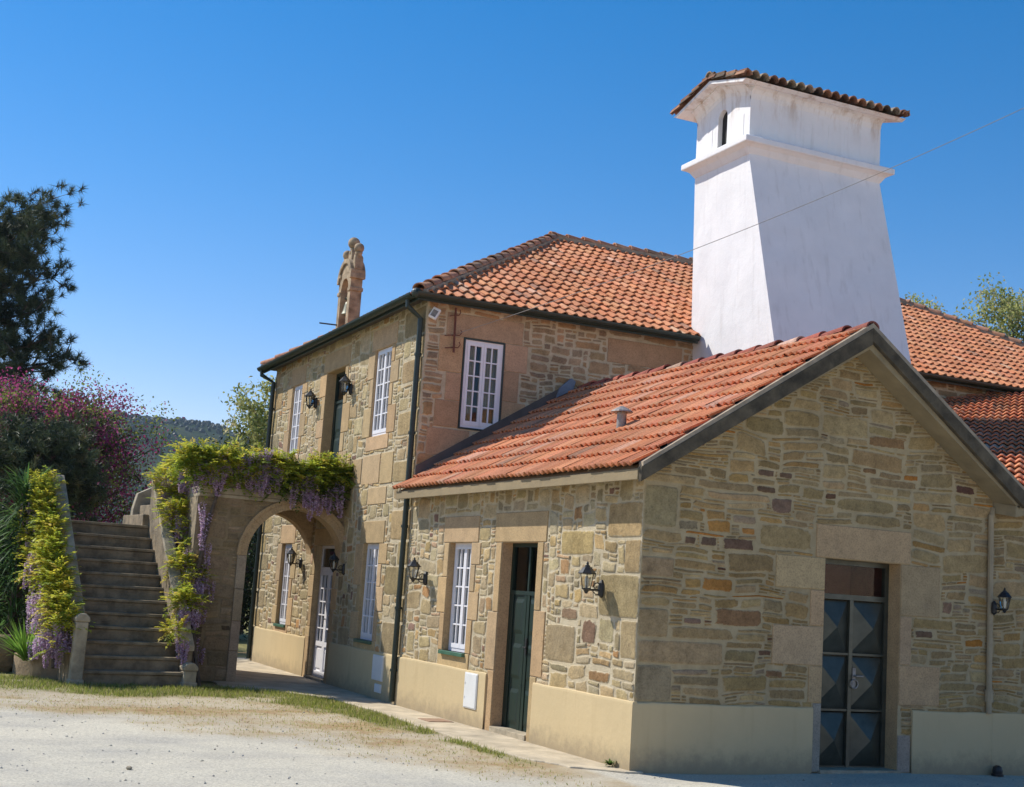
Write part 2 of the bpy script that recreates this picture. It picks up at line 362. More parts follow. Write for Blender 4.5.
def wall(fr, name, parent, u0, u1, z0, z1, openings, blocks, pal, seed, top=None, apex=None, cell=.045, rev=.25, sizes=None, mask=(), maskfn=None, mb=None, flat=.75, mort='mortar', stn='stone'):
    """backing of mortar with openings and reveals, dressed blocks, and rubble packed into what is left"""
    R = random.Random(seed); backing = mb is None; mb = mb or MB()
    topf = top or (lambda u: z1)
    cuts = sorted(set([u0, u1]+([apex] if apex else [])+[q for o in openings for q in o[:2]]))
    cuts = [c for c in cuts if u0 <= c <= u1]
    for a, b in (zip(cuts, cuts[1:]) if backing else ()):
        if b-a < 1e-4: continue
        m = (a+b)/2
        spans = []; z = z0
        for o in sorted([o for o in openings if o[0] < m < o[1]], key=lambda o: o[2]):
            if o[2] > z+1e-4: spans.append((z, o[2], False))
            z = o[3]
        spans.append((z, None, True))
        for s0, s1, last in spans:
            if last: q = [fr.p(a, s0), fr.p(b, s0), fr.p(b, topf(b)), fr.p(a, topf(a))]
            else: q = [fr.p(a, s0), fr.p(b, s0), fr.p(b, s1), fr.p(a, s1)]
            mb.add(q, [(0, 1, 2, 3)], 0)
    for o in openings:
        a, b, s0, s1 = o[:4]; d = -(o[4] if len(o) > 4 else rev)
        c = jit(DRESS, .08, R)
        P = [fr.p(a, s0), fr.p(b, s0), fr.p(b, s1), fr.p(a, s1), fr.p(a, s0, d), fr.p(b, s0, d), fr.p(b, s1, d), fr.p(a, s1, d)]
        mb.add(P, [(0, 4, 5, 1), (1, 5, 6, 2), (2, 6, 7, 3), (3, 7, 4, 0)], 2, c)
    keep = []
    for o in blocks:
        ok = o[1]-o[0] > .03 and o[3]-o[2] > .03 and not any(min(o[1], q[1])-max(o[0], q[0]) > .002 and min(o[3], q[3])-max(o[2], q[2]) > .002 for q in keep)
        ok = ok and not any(min(o[1], q[1])-max(o[0], q[0]) > .004 and min(o[3], q[3])-max(o[2], q[2]) > .004 for q in openings)
        if ok: keep.append(o)
    blocks = keep
    nu, nz = int((u1-u0)/cell), int(round((max(topf(u0), topf(u1), topf(apex) if apex else 0)-z0)/cell))
    occ = [[False]*nz for _ in range(nu)]
    for i in range(nu):
        ul, ur = u0+i*cell, u0+(i+1)*cell
        lim = min(topf(ul), topf(ur))
        for j in range(nz):
            zl, zh = z0+j*cell, z0+(j+1)*cell
            if zh > lim+.02: occ[i][j] = True; continue
            for o in openings:
                if ur > o[0]+.012 and ul < o[1]-.012 and zh > o[2]+.012 and zl < o[3]-.012: occ[i][j] = True
            if maskfn and maskfn((ul+ur)/2, (zl+zh)/2): occ[i][j] = True
            for o in list(blocks)+list(mask):
                if ur > o[0]+.012 and ul < o[1]-.012 and zh > o[2]+.012 and zl < o[3]-.012: occ[i][j] = True
    for o in blocks: block(mb, fr, *o[:4], R, *( [o[4]] if len(o) > 4 else []))
    sz = sizes or [(.40, 2, 6, 1, 2), (.38, 4, 9, 2, 4), (.22, 7, 14, 4, 7)]
    def warp(u, z):
        p = V((u*1.6, z*1.6, seed)); return (noise.noise(p)*.035+noise.noise(p*3.1)*.014, noise.noise(p+V((7, 3, 1)))*.05+noise.noise(p*2.7+V((2, 3, 1)))*.016)
    for j in range(nz):
        for i in range(nu):
            if occ[i][j]: continue
            x = R.random(); acc = 0
            for s_ in sz:
                acc += s_[0]
                if x <= acc: break
            W_, H_ = R.randint(s_[1], s_[2]), R.randint(s_[3], s_[4])
            w_ = 1
            while w_ < W_ and i+w_ < nu and not occ[i+w_][j]: w_ += 1
            if i+w_ < nu and not occ[i+w_][j] and (i+w_+1 >= nu or occ[i+w_+1][j]): w_ += 1
            H_ = min(H_, max(1, int(w_/flat)))
            h_ = 1
            while h_ < H_ and j+h_ < nz and all(not occ[i+k][j+h_] for k in range(w_)): h_ += 1
            for a in range(i, i+w_):
                for b in range(j, j+h_): occ[a][b] = True
            col = jit(pick(pal, R), .2, R)
            if max(col) < .27 and (w_ > 3.2*h_ or R.random() < .25): col = jit(pal[R.randint(0, 2)][0], .14, R)
            if w_*h_ > 30: col = jit(pal[R.randint(0, 2)][0], .1, R)
            ua, ub, za, zb = u0+i*cell, u0+(i+w_)*cell, z0+j*cell, z0+(j+h_)*cell
            stone(mb, fr, ua, ub, za, zb, col, R, R.uniform(.005, .016), R.uniform(.001, .008), .66 if w_*h_ < 40 else .4, 14 if w_*h_ < 30 else 20, warp)
    o = mb.build(name, [MT[mort], MT[stn], MT['dressed']], parent, smooth=False)
    return o

def surround(o, R, sides='LR', jw=(.17, .36), lint=.36, sill=True, step=.42, zmin=None, ext=.22):
    "dressed blocks round an opening"
    a, b, s0, s1 = o[:4]; out = []
    out.append((a-ext, b+ext, s1, s1+lint))
    zb = s0 if zmin is None else zmin
    for sd in sides:
        z = zb; k = R.randint(0, 1)
        while z < s1-.02:
            h = step*R.uniform(.8, 1.25)
            if s1-z-h < .22: h = s1-z
            w_ = jw[k % 2]*R.uniform(.9, 1.12); k += 1
            out.append((a-w_, a, z, z+h) if sd == 'L' else (b, b+w_, z, z+h)); z += h
    if sill: out.append((a-.14, b+.14, s0-.24, s0))
    return out
def on_wall(fr, px, py):
    "wall coordinates (u, z) of a stone measured in the photograph"
    d = r2*((px-512)/F_PX) + u2*(-(py-393.5)/F_PX) + fwd
    p = CAM+d*((fr.o-CAM).dot(fr.n)/d.dot(fr.n)); return ((p-fr.o).dot(fr.U)/fr.U.length_squared, p.z)
def accents(fr, rows):
    out = []
    for x0, y0, x1, y1, c in rows:
        cx_, cy_ = 512+(x0+x1)/4, 394+(y0+y1)/4
        a, b = on_wall(fr, 512+x0/2, cy_)[0], on_wall(fr, 512+x1/2, cy_)[0]; zt, zb = on_wall(fr, cx_, 394+y0/2)[1], on_wall(fr, cx_, 394+y1/2)[1]
        out.append((min(a, b), max(a, b), zb, zt, (*c, 's')))
    return out
RUST, BRN, DRK, PUR = (.45, .225, .065), (.30, .175, .085), (.19, .12, .075), (.28, .18, .115)
def quoins(ua, sgn, z0, z1, R, w=(.38, .75), h=(.32, .48), style='rough'):
    out = []; z = z0; k = R.randint(0, 1)
    while z < z1-.05:
        q = R.uniform(*h)
        if z1-z-q < .2: q = z1-z
        L = w[k % 2]*R.uniform(.85, 1.15); k += 1
        out.append((ua, ua+L, z, z+q, style) if sgn > 0 else (ua-L, ua, z, z+q, style)); z += q
    return out

def arch_plate(mb, fn, u0, u1, z0, ztop, cu, zs, r, depth, m=0, mr=None, n=20, col=(1, 1, 1), sides=True):
    "plate with a round-headed opening; fn(u, z, d), front d=0, back d=-depth"
    mr = m if mr is None else mr
    A = [(cu-r*math.cos(PI*k/n), zs+r*math.sin(PI*k/n)) for k in range(n+1)]
    for d, fl in ((0, 1), (-depth, -1)):
        if u0 < cu-r-1e-4: mb.add([fn(u0, z0, d), fn(cu-r, z0, d), fn(cu-r, ztop(cu-r), d), fn(u0, ztop(u0), d)], [(0, 1, 2, 3)[::fl]], m, col)
        if u1 > cu+r+1e-4: mb.add([fn(cu+r, z0, d), fn(u1, z0, d), fn(u1, ztop(u1), d), fn(cu+r, ztop(cu+r), d)], [(0, 1, 2, 3)[::fl]], m, col)
        for (a, za), (b, zb) in zip(A, A[1:]):
            mb.add([fn(a, za, d), fn(b, zb, d), fn(b, ztop(b), d), fn(a, ztop(a), d)], [(0, 1, 2, 3)[::fl]], m, col)
    path = [(cu-r, z0)]+A+[(cu+r, z0)]
    for (a, za), (b, zb) in zip(path, path[1:]):
        mb.add([fn(a, za, 0), fn(b, zb, 0), fn(b, zb, -depth), fn(a, za, -depth)], [(0, 3, 2, 1)], mr, col)
    tops = [u0]+[a for a, _ in A if u0 < a < u1]+[u1]
    for a, b in zip(tops, tops[1:]):
        mb.add([fn(a, ztop(a), 0), fn(b, ztop(b), 0), fn(b, ztop(b), -depth), fn(a, ztop(a), -depth)], [(0, 1, 2, 3)], m, col)
    if sides:
        for u in (u0, u1): mb.add([fn(u, z0, 0), fn(u, ztop(u), 0), fn(u, ztop(u), -depth), fn(u, z0, -depth)], [(0, 1, 2, 3)], m, col)

TILE = [((.60, .245, .115), 7), ((.57, .215, .10), 5), ((.63, .285, .145), 4), ((.53, .22, .115), 3), ((.62, .36, .23), .7), ((.36, .18, .11), .3)]
TILE2 = [((.61, .245, .12), 7), ((.58, .22, .105), 5), ((.64, .28, .145), 4), ((.56, .21, .11), 3), ((.62, .32, .20), .8), ((.42, .21, .13), .25)]
def tiles(mb, P0, U, S, Nn, poly, period, course, amp, seed, prof='roll', pal=TILE, lift=.04, sub=8, flutes=1):
    R = random.Random(seed); P0, U, S, Nn = V(P0), V(U), V(S), V(Nn)
    def span(s):
        xs = []
        n = len(poly)
        for i in range(n):
            (ua, sa), (ub, sb) = poly[i], poly[(i+1) % n]
            if abs(sa-sb) < 1e-9:
                if abs(s-sa) < 1e-6: xs += [ua, ub]
            elif min(sa, sb)-1e-9 <= s <= max(sa, sb)+1e-9: xs.append(ua+(ub-ua)*(s-sa)/(sb-sa))
        return (min(xs), max(xs)) if xs else None
    smin, smax = min(q[1] for q in poly), max(q[1] for q in poly)
    k = 0; s0 = smin
    def wv(t):
        t = (t*flutes) % 1
        if prof == 'roll': return amp*(max(0, math.cos(2*PI*(t-.32)*.9)) ** .7 if abs(t-.32) < .28 else -.12+.12*abs(t-.8)*3)
        if prof == 'canal': return amp*(abs(math.sin(PI*t))**.6)
        return amp*(.5+.5*math.cos(2*PI*t))**.7
    while s0 < smax-.02:
        s1 = min(s0+course+.05, smax)
        A, B = span(min(max(s0, smin+1e-6), smax-1e-6)), span(min(s1, smax-1e-6))
        if A and B:
            c0 = int(math.floor(min(A[0], B[0])/period)); c1 = int(math.ceil(max(A[1], B[1])/period))
            for c in range(c0, c1):
                col = jit(pick(pal, R), .14, R); ds = R.uniform(-.010, .010)+(R.uniform(-.03, .03) if R.random() < .03 else 0); dh = R.uniform(-.003, .006); sk = R.uniform(-.006, .006)
                lo_, hi = [], []
                for q in range(sub+1):
                    t = q/sub; u = (c+t)*period; h = wv(t)
                    ua = min(max(u, A[0]), A[1]); ub = min(max(u, B[0]), B[1])
                    lo_.append((ua, h)); hi.append((ub, h))
                if lo_[-1][0]-lo_[0][0] < 1e-4 and hi[-1][0]-hi[0][0] < 1e-4: continue
                vs_ = [P0+U*(u+sk)+S*(s0+ds)+Nn*(h+lift+dh) for u, h in lo_]+[P0+U*u+S*s1+Nn*(h+dh*.3) for u, h in hi]
                vs_ += [P0+U*(u+sk)+S*(s0+ds+.004)+Nn*(h+dh+lift-.022) for u, h in lo_]+[P0+U*(u+sk)+S*(s0+ds+.1)+Nn*(h+dh+lift-.034) for u, h in lo_]
                n = sub+1
                fs = [(q, q+1, n+q+1, n+q) for q in range(sub)]+[(2*n+q, 2*n+q+1, q+1, q) for q in range(sub)]+[(3*n+q, 3*n+q+1, 2*n+q+1, 2*n+q) for q in range(sub)]
                mb.add(vs_, fs, 0, col)
        s0 += course; k += 1
def caps(mb, A, B, r, seg, seed, pal, m=0, upv=V((0, 0, 1)), n=8, over=.06, mort=None):
    "row of half-round cap tiles from A up to B"
    R = random.Random(seed); A, B = V(A), V(B); L = (B-A).length; t = (B-A)/L
    side = t.cross(upv).normalized(); nn = side.cross(t)
    k = int(L/seg)
    for i in range(k+1):
        a = i*seg; b = min(a+seg+over, L)
        if b-a < .05: continue
        col = jit(pick(pal, R), .18, R); vs_ = []
        dz = R.uniform(-.008, .008); sx = R.uniform(-.008, .008)
        for pos, rr, h in ((a, r*1.12, .028), (b, r*.9, 0), (a, r*1.12-.022, .028), (a+.1, r*1.0-.02, .01)):
            for q in range(n+1):
                an = PI*q/n
                vs_.append(A+t*pos+side*(math.cos(an)*rr+sx)+nn*(math.sin(an)*rr*.85+h+dz-.03))
        w_ = n+1
        fs = [(q, q+1, w_+q+1, w_+q) for q in range(n)]+[(2*w_+q, 2*w_+q+1, q+1, q) for q in range(n)]+[(3*w_+q, 3*w_+q+1, 2*w_+q+1, 2*w_+q) for q in range(n)]
        mb.add(vs_, fs, m, col)
    if mort is not None:
        q = r*1.15
        mb.prism([(-q, -.10), (q, -.10), (q, .0), (-q, .0)], L, lambda a, b, d: A+t*d+side*a+nn*(b-.015), mort)

# ================================================================ SETTING: ground
def smooth(a, b, x):
    t = max(0, min(1, (x-a)/(b-a))); return t*t*(3-2*t)
def pl(pts, x):
    if x <= pts[0][0]: return pts[0][1]
    for (a, ya), (b, yb) in zip(pts, pts[1:]):
        if x <= b: return ya+(yb-ya)*(x-a)/(b-a)
    return pts[-1][1]
# lines y(x): upper edge of the verge and its lower edge towards the gravel yard
VERGE_TOP = [(-12, 11.5), (-7, 11.2), (-5.3, 10.2), (-4.6, 8.15), (-3.0, 8.6), (-2.0, 8.6), (-1.0, 7.4), (-.9, 5.4), (-.93, 1.6), (-1.02, .3), (-.98, -.2)]
GREEN_LOW = [(-12, 9.5), (-6.2, 8.3), (-5.0, 7.0), (-4.0, 7.3), (-2.4, 7.0), (-1.6, 5.9), (-1.25, 3.6), (-1.05, 1.5), (-.9, .8)]
DRY_LOW = [(-12, 8.5), (-6.5, 6.6), (-5.2, 5.0), (-3.6, 3.6), (-2.4, 1.6), (-1.7, .3), (-1.1, -.8), (-.5, -1.6)]
def ground_cover(x, y):
    n = noise.noise(V((x*.9, y*.9, 0)))*.6+noise.noise(V((x*3.1, y*3.1, 4)))*.35
    n2 = noise.noise(V((x*.7, y*1.3, 12)))+.5*noise.noise(V((x*2.2, y*2.6, 15)))
    g = smooth(-.95, .45, y-pl(GREEN_LOW, x)+n*1.5)*smooth(-.55, .1, n2+.15) if x < -.8 else 0
    d = smooth(-1.5, 1.3, y-pl(DRY_LOW, x)+n*1.8)*(.48+.52*smooth(-.4, .5, n2*.8+n)) if x < -.4 else 0
    if y > 16.2: g = max(g, .8); d = 1
    return g, d
def ground_mat():
    m, n, b = mat('gravel_yard')
    a = N(n, 'ShaderNodeAttribute', attribute_name='cover'); sx = N(n, 'ShaderNodeSeparateColor'); n.links.new(a.outputs['Color'], sx.inputs[0])
    t = noise_tex(n, .55, 7, .6); base = ramp(n, t.outputs[0], [(.32, (.46, .43, .365)), (.46, (.56, .515, .415)), (.66, (.62, .565, .445))])
    mp = N(n, 'ShaderNodeMapping'); tc = N(n, 'ShaderNodeTexCoord'); n.links.new(tc.outputs['Object'], mp.inputs[0]); mp.inputs['Scale'].default_value = (.5, 1.0, 1); mp.inputs['Rotation'].default_value = (0, 0, .35)
    tk = noise_tex(n, 1.1, 5, .6, mp.outputs[0]); rk = ramp(n, tk.outputs[0], [(.46, 0), (.66, .6)])
    c0 = mix(n, base.outputs[0], (.42, .39, .335), rk.outputs[0])
    sp = noise_tex(n, 38, 4, .75); rs = ramp(n, sp.outputs[0], [(.3, .62), (.5, 1.0), (.72, 1.16)])
    c1 = mix(n, c0, rs.outputs[0], .85, 'MULTIPLY')
    vo = N(n, 'ShaderNodeTexVoronoi'); vo.inputs['Scale'].default_value = 70; n.links.new(tc.outputs['Object'], vo.inputs['Vector'])
    rv = ramp(n, vo.outputs['Color'], [(.1, .72), (.6, 1.05), (.95, 1.2)]); c1 = mix(n, c1, rv.outputs[0], .5, 'MULTIPLY')
    td = noise_tex(n, 5, 6, .7); dry = ramp(n, td.outputs[0], [(.3, (.30, .17, .09)), (.5, (.37, .27, .14)), (.7, (.45, .37, .24))])
    tg = noise_tex(n, 9, 6, .7); grs = ramp(n, tg.outputs[0], [(.3, (.13, .13, .045)), (.5, (.22, .21, .08)), (.68, (.36, .30, .17))])
    c2 = mix(n, c1, dry.outputs[0], sx.outputs[1]); c3 = mix(n, c2, grs.outputs[0], sx.outputs[0])
    n.links.new(c3, b.inputs['Base Color']); b.inputs['Roughness'].default_value = 1; b.inputs['Specular IOR Level'].default_value = .1
    t2 = noise_tex(n, 24, 8, .75); bump(n, b, t2.outputs[0], .55, .035); return m
GM = ground_mat()
def ground_h(x, y): return noise.noise(V((x*.45, y*.45, 9)))*.018+noise.noise(V((x*1.7, y*1.7, 2)))*.007
mb = MB(); gx0, gx1, gy0, gy1, gs = -11., 8., -7., 18., .125
nx, ny = int((gx1-gx0)/gs), int((gy1-gy0)/gs)
vs_ = []; cov = []
for j in range(ny+1):
    for i in range(nx+1):
        x, y = gx0+i*gs, gy0+j*gs
        vs_.append((x, y, ground_h(x, y)-.012)); cov.append(ground_cover(x, y))
fs = [(j*(nx+1)+i, j*(nx+1)+i+1, (j+1)*(nx+1)+i+1, (j+1)*(nx+1)+i) for j in range(ny) for i in range(nx)]
o_ = len(vs_)
big = 1400
ext = [(-big, -big), (big, -big), (big, big), (-big, big)]
cor = [0, nx, (ny+1)*(nx+1)-1, ny*(nx+1)]
for x, y in ext: vs_.append((x, y, -.012)); cov.append((.85 if y > 0 else 0, 1 if y > 0 else 0))
for k in range(4):
    fs.append((o_+k, o_+(k+1) % 4, cor[(k+1) % 4], cor[k]))
mb.add(vs_, fs, 0); g = mb.build('ground', GM, smooth=True); kind(g, 'structure')
a = g.data.attributes.new('cover', 'FLOAT_COLOR', 'POINT'); fl = []
for q in cov: fl += [q[0], q[1], 0, 1]
a.data.foreach_set('color', fl)

MT['path'] = simple('path_concrete', (.47, .395, .28), .95, .3, 2.6, bs=.5, bscale=30)
mb = MB()
edge = [(-.12, -.1), (-.55, .25), (-.78, .8), (-.88, 1.7), (-.88, 3.5), (-.86, 5.4), (-.98, 7.3), (-1.7, 8.3), (-2.3, 8.75), (-2.2, 9.6), (-2.1, 12), (-2.0, 16.0)]
R = random.Random(5); ee = []
for (a, b), (c, d) in zip(edge, edge[1:]):
    for k in range(6): t = k/6; ee.append((a+(c-a)*t+R.uniform(-.025, .025), b+(d-b)*t))
ee.append(edge[-1])
prof = ee+[(.1, 16.0), (.1, -.1)]
mb.prism([(x, y) for x, y in prof], .03, lambda a, b, d: V((a, b, d-.020)), 0)
kind(mb.build('path', MT['path'], bevel=.012), 'structure')
# hills far behind
m, n, b = mat('hill_scrub'); t = noise_tex(n, .012, 8, .7)
r = ramp(n, t.outputs[0], [(.34, (.016, .028, .016)), (.52, (.030, .045, .024)), (.68, (.07, .075, .042)), (.80, (.12, .105, .07))]); n.links.new(r.outputs[0], b.inputs['Base Color']); b.inputs['Roughness'].default_value = 1; b.inputs['Specular IOR Level'].default_value = 0
mb = MB(); vs_ = []; NXh, NYh = 170, 30
def hill_h(x, t):
    e = 137-12*smooth(120, 330, x)+24*noise.noise(V((x*.002, 3.3, 0)))*smooth(200, 600, abs(x))+5*noise.noise(V((x*.012, 1, 0)))
    return e*(math.sin(min(1, t)*PI/2)**1.3)+8*noise.noise(V((x*.02, t*6, 2)))*t
for j in range(NYh+1):
    for i in range(NXh+1):
        x = -1360+i*16; t = j/NYh
        vs_.append((x, 620+t*640, hill_h(x, t)-2))
fs = [(j*(NXh+1)+i, j*(NXh+1)+i+1, (j+1)*(NXh+1)+i+1, (j+1)*(NXh+1)+i) for j in range(NYh) for i in range(NXh)]
mb.add(vs_, fs); kind(mb.build('hill', m, smooth=True), 'structure')
R = random.Random(77); mb = MB()
for k in range(5200):
    x = R.uniform(-500, 700); t = 1-abs(R.gauss(0, .22)) if R.random() < .75 else R.random(); t = max(.05, t)
    z = hill_h(x, t)-2; h = R.uniform(1.6, 3.8); r_ = h*R.uniform(.4, .8); c = jit((.022, .036, .02), .35, R)
    n_ = 6; y = 620+t*640
    ring = [(x+math.cos(2*PI*q/n_+k)*r_*R.uniform(.7, 1.2), y+math.sin(2*PI*q/n_+k)*r_, z+h*R.uniform(.25, .45)) for q in range(n_)]
    low = [(x+math.cos(2*PI*q/n_+k)*r_*.6, y+math.sin(2*PI*q/n_+k)*r_*.6, z-1) for q in range(n_)]
    hi = [(x+math.cos(2*PI*q/n_+k)*r_*.55*R.uniform(.7, 1.3), y+math.sin(2*PI*q/n_+k)*r_*.55, z+h*R.uniform(.75, 1)) for q in range(n_)]
    mb.add(low+ring+hi+[(x, y, z+h)], [(q, (q+1) % n_, n_+(q+1) % n_, n_+q) for q in range(n_)]+[(n_+q, n_+(q+1) % n_, 2*n_+(q+1) % n_, 2*n_+q) for q in range(n_)]+[(2*n_+q, 2*n_+(q+1) % n_, 3*n_) for q in range(n_)], 0, c)
kind(mb.build('hill_woodland', leafmat('far_foliage', .1)), 'stuff')

def plinth_strip(fr, parent, a, b, h, d, seed):
    mb = MB(); n_ = max(2, int((b-a)/.08)); vs_ = []
    for k in range(n_+1):
        u = a+(b-a)*k/n_; e = noise.noise(V((u*1.3, seed, 0)))*.012+noise.noise(V((u*6, seed, 3)))*.005; e2 = noise.noise(V((u*2.1, seed, 7)))*.006
        for dd, z in ((-.02, h+e), (d-.014, h+e), (d-.003+e2, h-.010+e), (d+e2, h-.03), (d+e2*.5, h*.5), (d-e2, -.05)): vs_.append(fr.p(u, z, dd))
    fs = [(k*6+q, k*6+q+1, (k+1)*6+q+1, (k+1)*6+q) for k in range(n_) for q in range(5)]+[(0, 1, 2, 3, 4, 5), tuple(range(n_*6, n_*6+6))]
    mb.add(vs_, fs); return mb.build('plinth', MT['plinth'], parent)
# ================================================================ STONE HOUSE
house = thing('stone_house', 'two storey stone house with hipped terracotta tile roof, white chimney and bell gable', 'house', (FX, 6.4, 0))
Y0, Y1 = 6.4, 15.231
O_UW1 = (-8.68, -7.86, 4.11, 5.56, .16); O_UD = (-11.42, -10.30, 3.15, 5.52, .24); O_UW2 = (-13.76, -13.05, 4.11, 5.52, .16)
O_LW1 = (-8.50, -7.74, .84, 2.36, .16); O_LD = (-11.15, -10.05, .03, 2.34, .2); O_LW2 = (-13.5, -12.78, .84, 2.38, .16)
R = random.Random(11)
bl = []
for o, s_, e in ((O_UW1, True, .2), (O_UW2, True, .16), (O_LW1, True, .2), (O_LW2, True, .16)): bl += surround(o, R, sill=s_, ext=e)
bl += surround(O_UD, R, sill=False, jw=(.2, .42)); bl += surround(O_LD, R, sill=False, jw=(.18, .3), ext=.16, lint=.3)
bl += quoins(-Y0, -1, .7, 5.98, R, (.42, .85), (.34, .5)); bl += quoins(-Y1, 1, .7, 5.98, R, (.4, .8), (.34, .5))
bl += [(-9.65, -8.95, 3.35, 3.78), (-8.9, -8.02, 3.32, 3.8), (-7.98, -7.4, 3.3, 3.8), (-8.5, -7.6, 2.98, 3.26)]
allo = [O_UW1, O_UD, O_UW2, O_LW1, O_LD, O_LW2]
wall(FAC, 'front_wall', house, -Y1, -Y0, 0, 6.12, allo, bl, PAL_F, 21, mask=[(-Y1, -Y0, 0, .68)])
O_TW = (.40, 1.095, 4.14, 5.55, .07); O_TS = (3.98, 4.27, 4.98, 5.29, .1)
R = random.Random(12)
bl = [(*q[:4], (.43, .285, .165)) for q in surround(O_TW, R, jw=(.26, .40), lint=.36, sill=False, ext=.3, step=.45)+[(-.1, .6, 3.7, 4.12), (2.9, 4.3, 5.5, 5.9), (3.3, 3.95, 5.0, 5.35)]]
bl += quoins(FX, 1, 2.9, 5.98, R, (.5, .22), (.4, .55), (.43, .285, .165))
wall(TAL, 'side_wall', house, FX, 17, 2.4, 6.12, [O_TW, O_TS], bl, PAL_T, 22, sizes=[(.5, 3, 8, 1, 2), (.35, 5, 12, 2, 3), (.15, 8, 16, 3, 5)])
mb = MB(); mb.add([(FX, Y1, 0), (17, Y1, 0), (17, Y1, 6.12), (FX, Y1, 6.12), (17, Y0, 0), (17, Y0, 6.12)], [(0, 1, 2, 3), (1, 4, 5, 2)], 0)
mb.build('rear_wall', MT['mortar'], house)
mb = MB()
for a, b in ((-Y1, -11.15-.2), (-10.05+.2, -Y0)):
    plinth_strip(FAC, house, a, b, .70, .03, 1)
for a, b in ((-11.35, -11.15), (-10.05, -9.85)):
    mb = MB(); FAC.box(mb, a, b, 0, .74, -.02, .02, 0, DRESS); mb.build('door_jamb', MT['dressed'], house, bevel=.008)
# main roof
EZ, RZ = 6.075, 8.66
ex0, ex1, ey0, ey1 = -.47, 17.2, 6.16, 15.47; ry = (ey0+ey1)/2; rx0, rx1 = 3.95, 12.75
mb = MB()
Sf = V((0, ry-ey0, RZ-EZ)); Lf = Sf.length; Sf.normalize(); Nf = V((1, 0, 0)).cross(Sf)
tiles(mb, (0, ey0, EZ), (1, 0, 0), Sf, Nf, [(ex0, 0), (ex1, 0), (rx1, Lf), (rx0, Lf)], .175, .30, .038, 31)
Sb = V((0, ry-ey1, RZ-EZ)).normalized(); Nb = V((-1, 0, 0)).cross(Sb)
tiles(mb, (0, ey1, EZ), (-1, 0, 0), Sb, Nb, [(-ex1, 0), (-ex0, 0), (-rx0, Lf), (-rx1, Lf)], .175, .30, .038, 32, sub=4)
Sl = V((rx0-ex0, 0, RZ-EZ)); Ll = Sl.length; Sl.normalize(); Nl = V((0, -1, 0)).cross(Sl)
tiles(mb, (ex0, 0, EZ), (0, -1, 0), Sl, Nl, [(-ey1, 0), (-ey0, 0), (-ry, Ll)], .175, .30, .038, 33)
Sr = V((rx1-ex1, 0, RZ-EZ)); Lr = Sr.length; Sr.normalize(); Nr = V((0, 1, 0)).cross(Sr)
tiles(mb, (ex1, 0, EZ), (0, 1, 0), Sr, Nr, [(ey0, 0), (ey1, 0), (ry, Lr)], .175, .30, .038, 34, sub=4)
roof = mb.build('roof', MT['tile'], house)
mb = MB()
vv = [(ex0+.03, ey0+.03, EZ-.02), (ex1-.03, ey0+.03, EZ-.02), (ex1-.03, ey1-.03, EZ-.02), (ex0+.03, ey1-.03, EZ-.02), (rx0, ry, RZ-.03), (rx1, ry, RZ-.03)]
mb.add(vv, [(0, 1, 5, 4), (2, 3, 4, 5), (1, 2, 5), (3, 0, 4), (3, 2, 1, 0)])
mb.build('roof_deck', MT['flash'], house)
PALR = [((.52, .25, .14), 4), ((.44, .23, .14), 4), ((.54, .30, .19), 3), ((.34, .22, .15), 1.5), ((.54, .40, .29), 1.5)]
mb = MB()
zc = .07
for A_, B_ in (((ex0, ey0), (rx0, ry)), ((ex0, ey1), (rx0, ry)), ((ex1, ey0), (rx1, ry)), ((ex1, ey1), (rx1, ry))):
    caps(mb, (*A_, EZ+zc), (*B_, RZ+zc), .10, .36, 40+int(A_[0]+A_[1]), PALR, mort=1)
caps(mb, (rx0-.1, ry, RZ+zc), (rx1+.1, ry, RZ+zc), .10, .36, 45, PALR, mort=1)
mb.build('ridge_caps', [MT['ridge'], MT['ridge_mortar']], roof)
# gutters (half round) and downpipes
def gutter(mb, A, B, out, r=.075, m=0):
    A, B, out = V(A), V(B), V(out); t = (B-A)
    n_ = 8; pr = [(math.cos(PI+PI*k/n_)*r, math.sin(PI+PI*k/n_)*r) for k in range(n_+1)]
    pr2 = [(a*.86, b*.86) for a, b in pr[::-1]]
    mb.prism(pr+pr2, t.length, lambda a, b, d: A+out*a+V((0, 0, b))+t.normalized()*d, m)
mb = MB()
gutter(mb, (ex0-.06, ey0+.05, EZ+.0), (ex0-.06, ey1, EZ+.0), (-1, 0, 0))
gutter(mb, (ex0-.06, ey0-.06, EZ+.0), (4.42, ey0-.06, EZ+.0), (0, -1, 0)); gutter(mb, (7.2, ey0-.06, EZ), (ex1, ey0-.06, EZ), (0, -1, 0))
mb.box((ex0, ey0, EZ-.1), (ex0+.03, ey1, EZ)); mb.box((ex0+.03, ey0, EZ-.1), (4.45, ey0+.03, EZ)); mb.box((7.1, ey0, EZ-.1), (ex1, ey0+.03, EZ))
mb.ball((ex0-.06, ey0-.05, EZ-.02), .078)
mb.build('gutter', MT['pipe'], house)
def pipe(name, pts, r, m, parent, clips=()):
    mb = MB(); mb.tube(pts, r, 10)
    for p in clips: mb.tube([V(p)+V((0, 0, -.02)), V(p)+V((0, 0, .02))], r*1.35, 10)
    return mb.build(name, MT[m], parent, smooth=False)
px_ = FX-.075
pipe('downpipe', [(ex0-.06, 6.46, EZ-.05), (ex0-.06, 6.46, EZ-.16), (px_, 6.47, EZ-.32), (px_, 6.47, .05)], .042, 'pipe', house, [(px_, 6.47, z) for z in (5.2, 4.0, 2.6, 1.4, .5)])
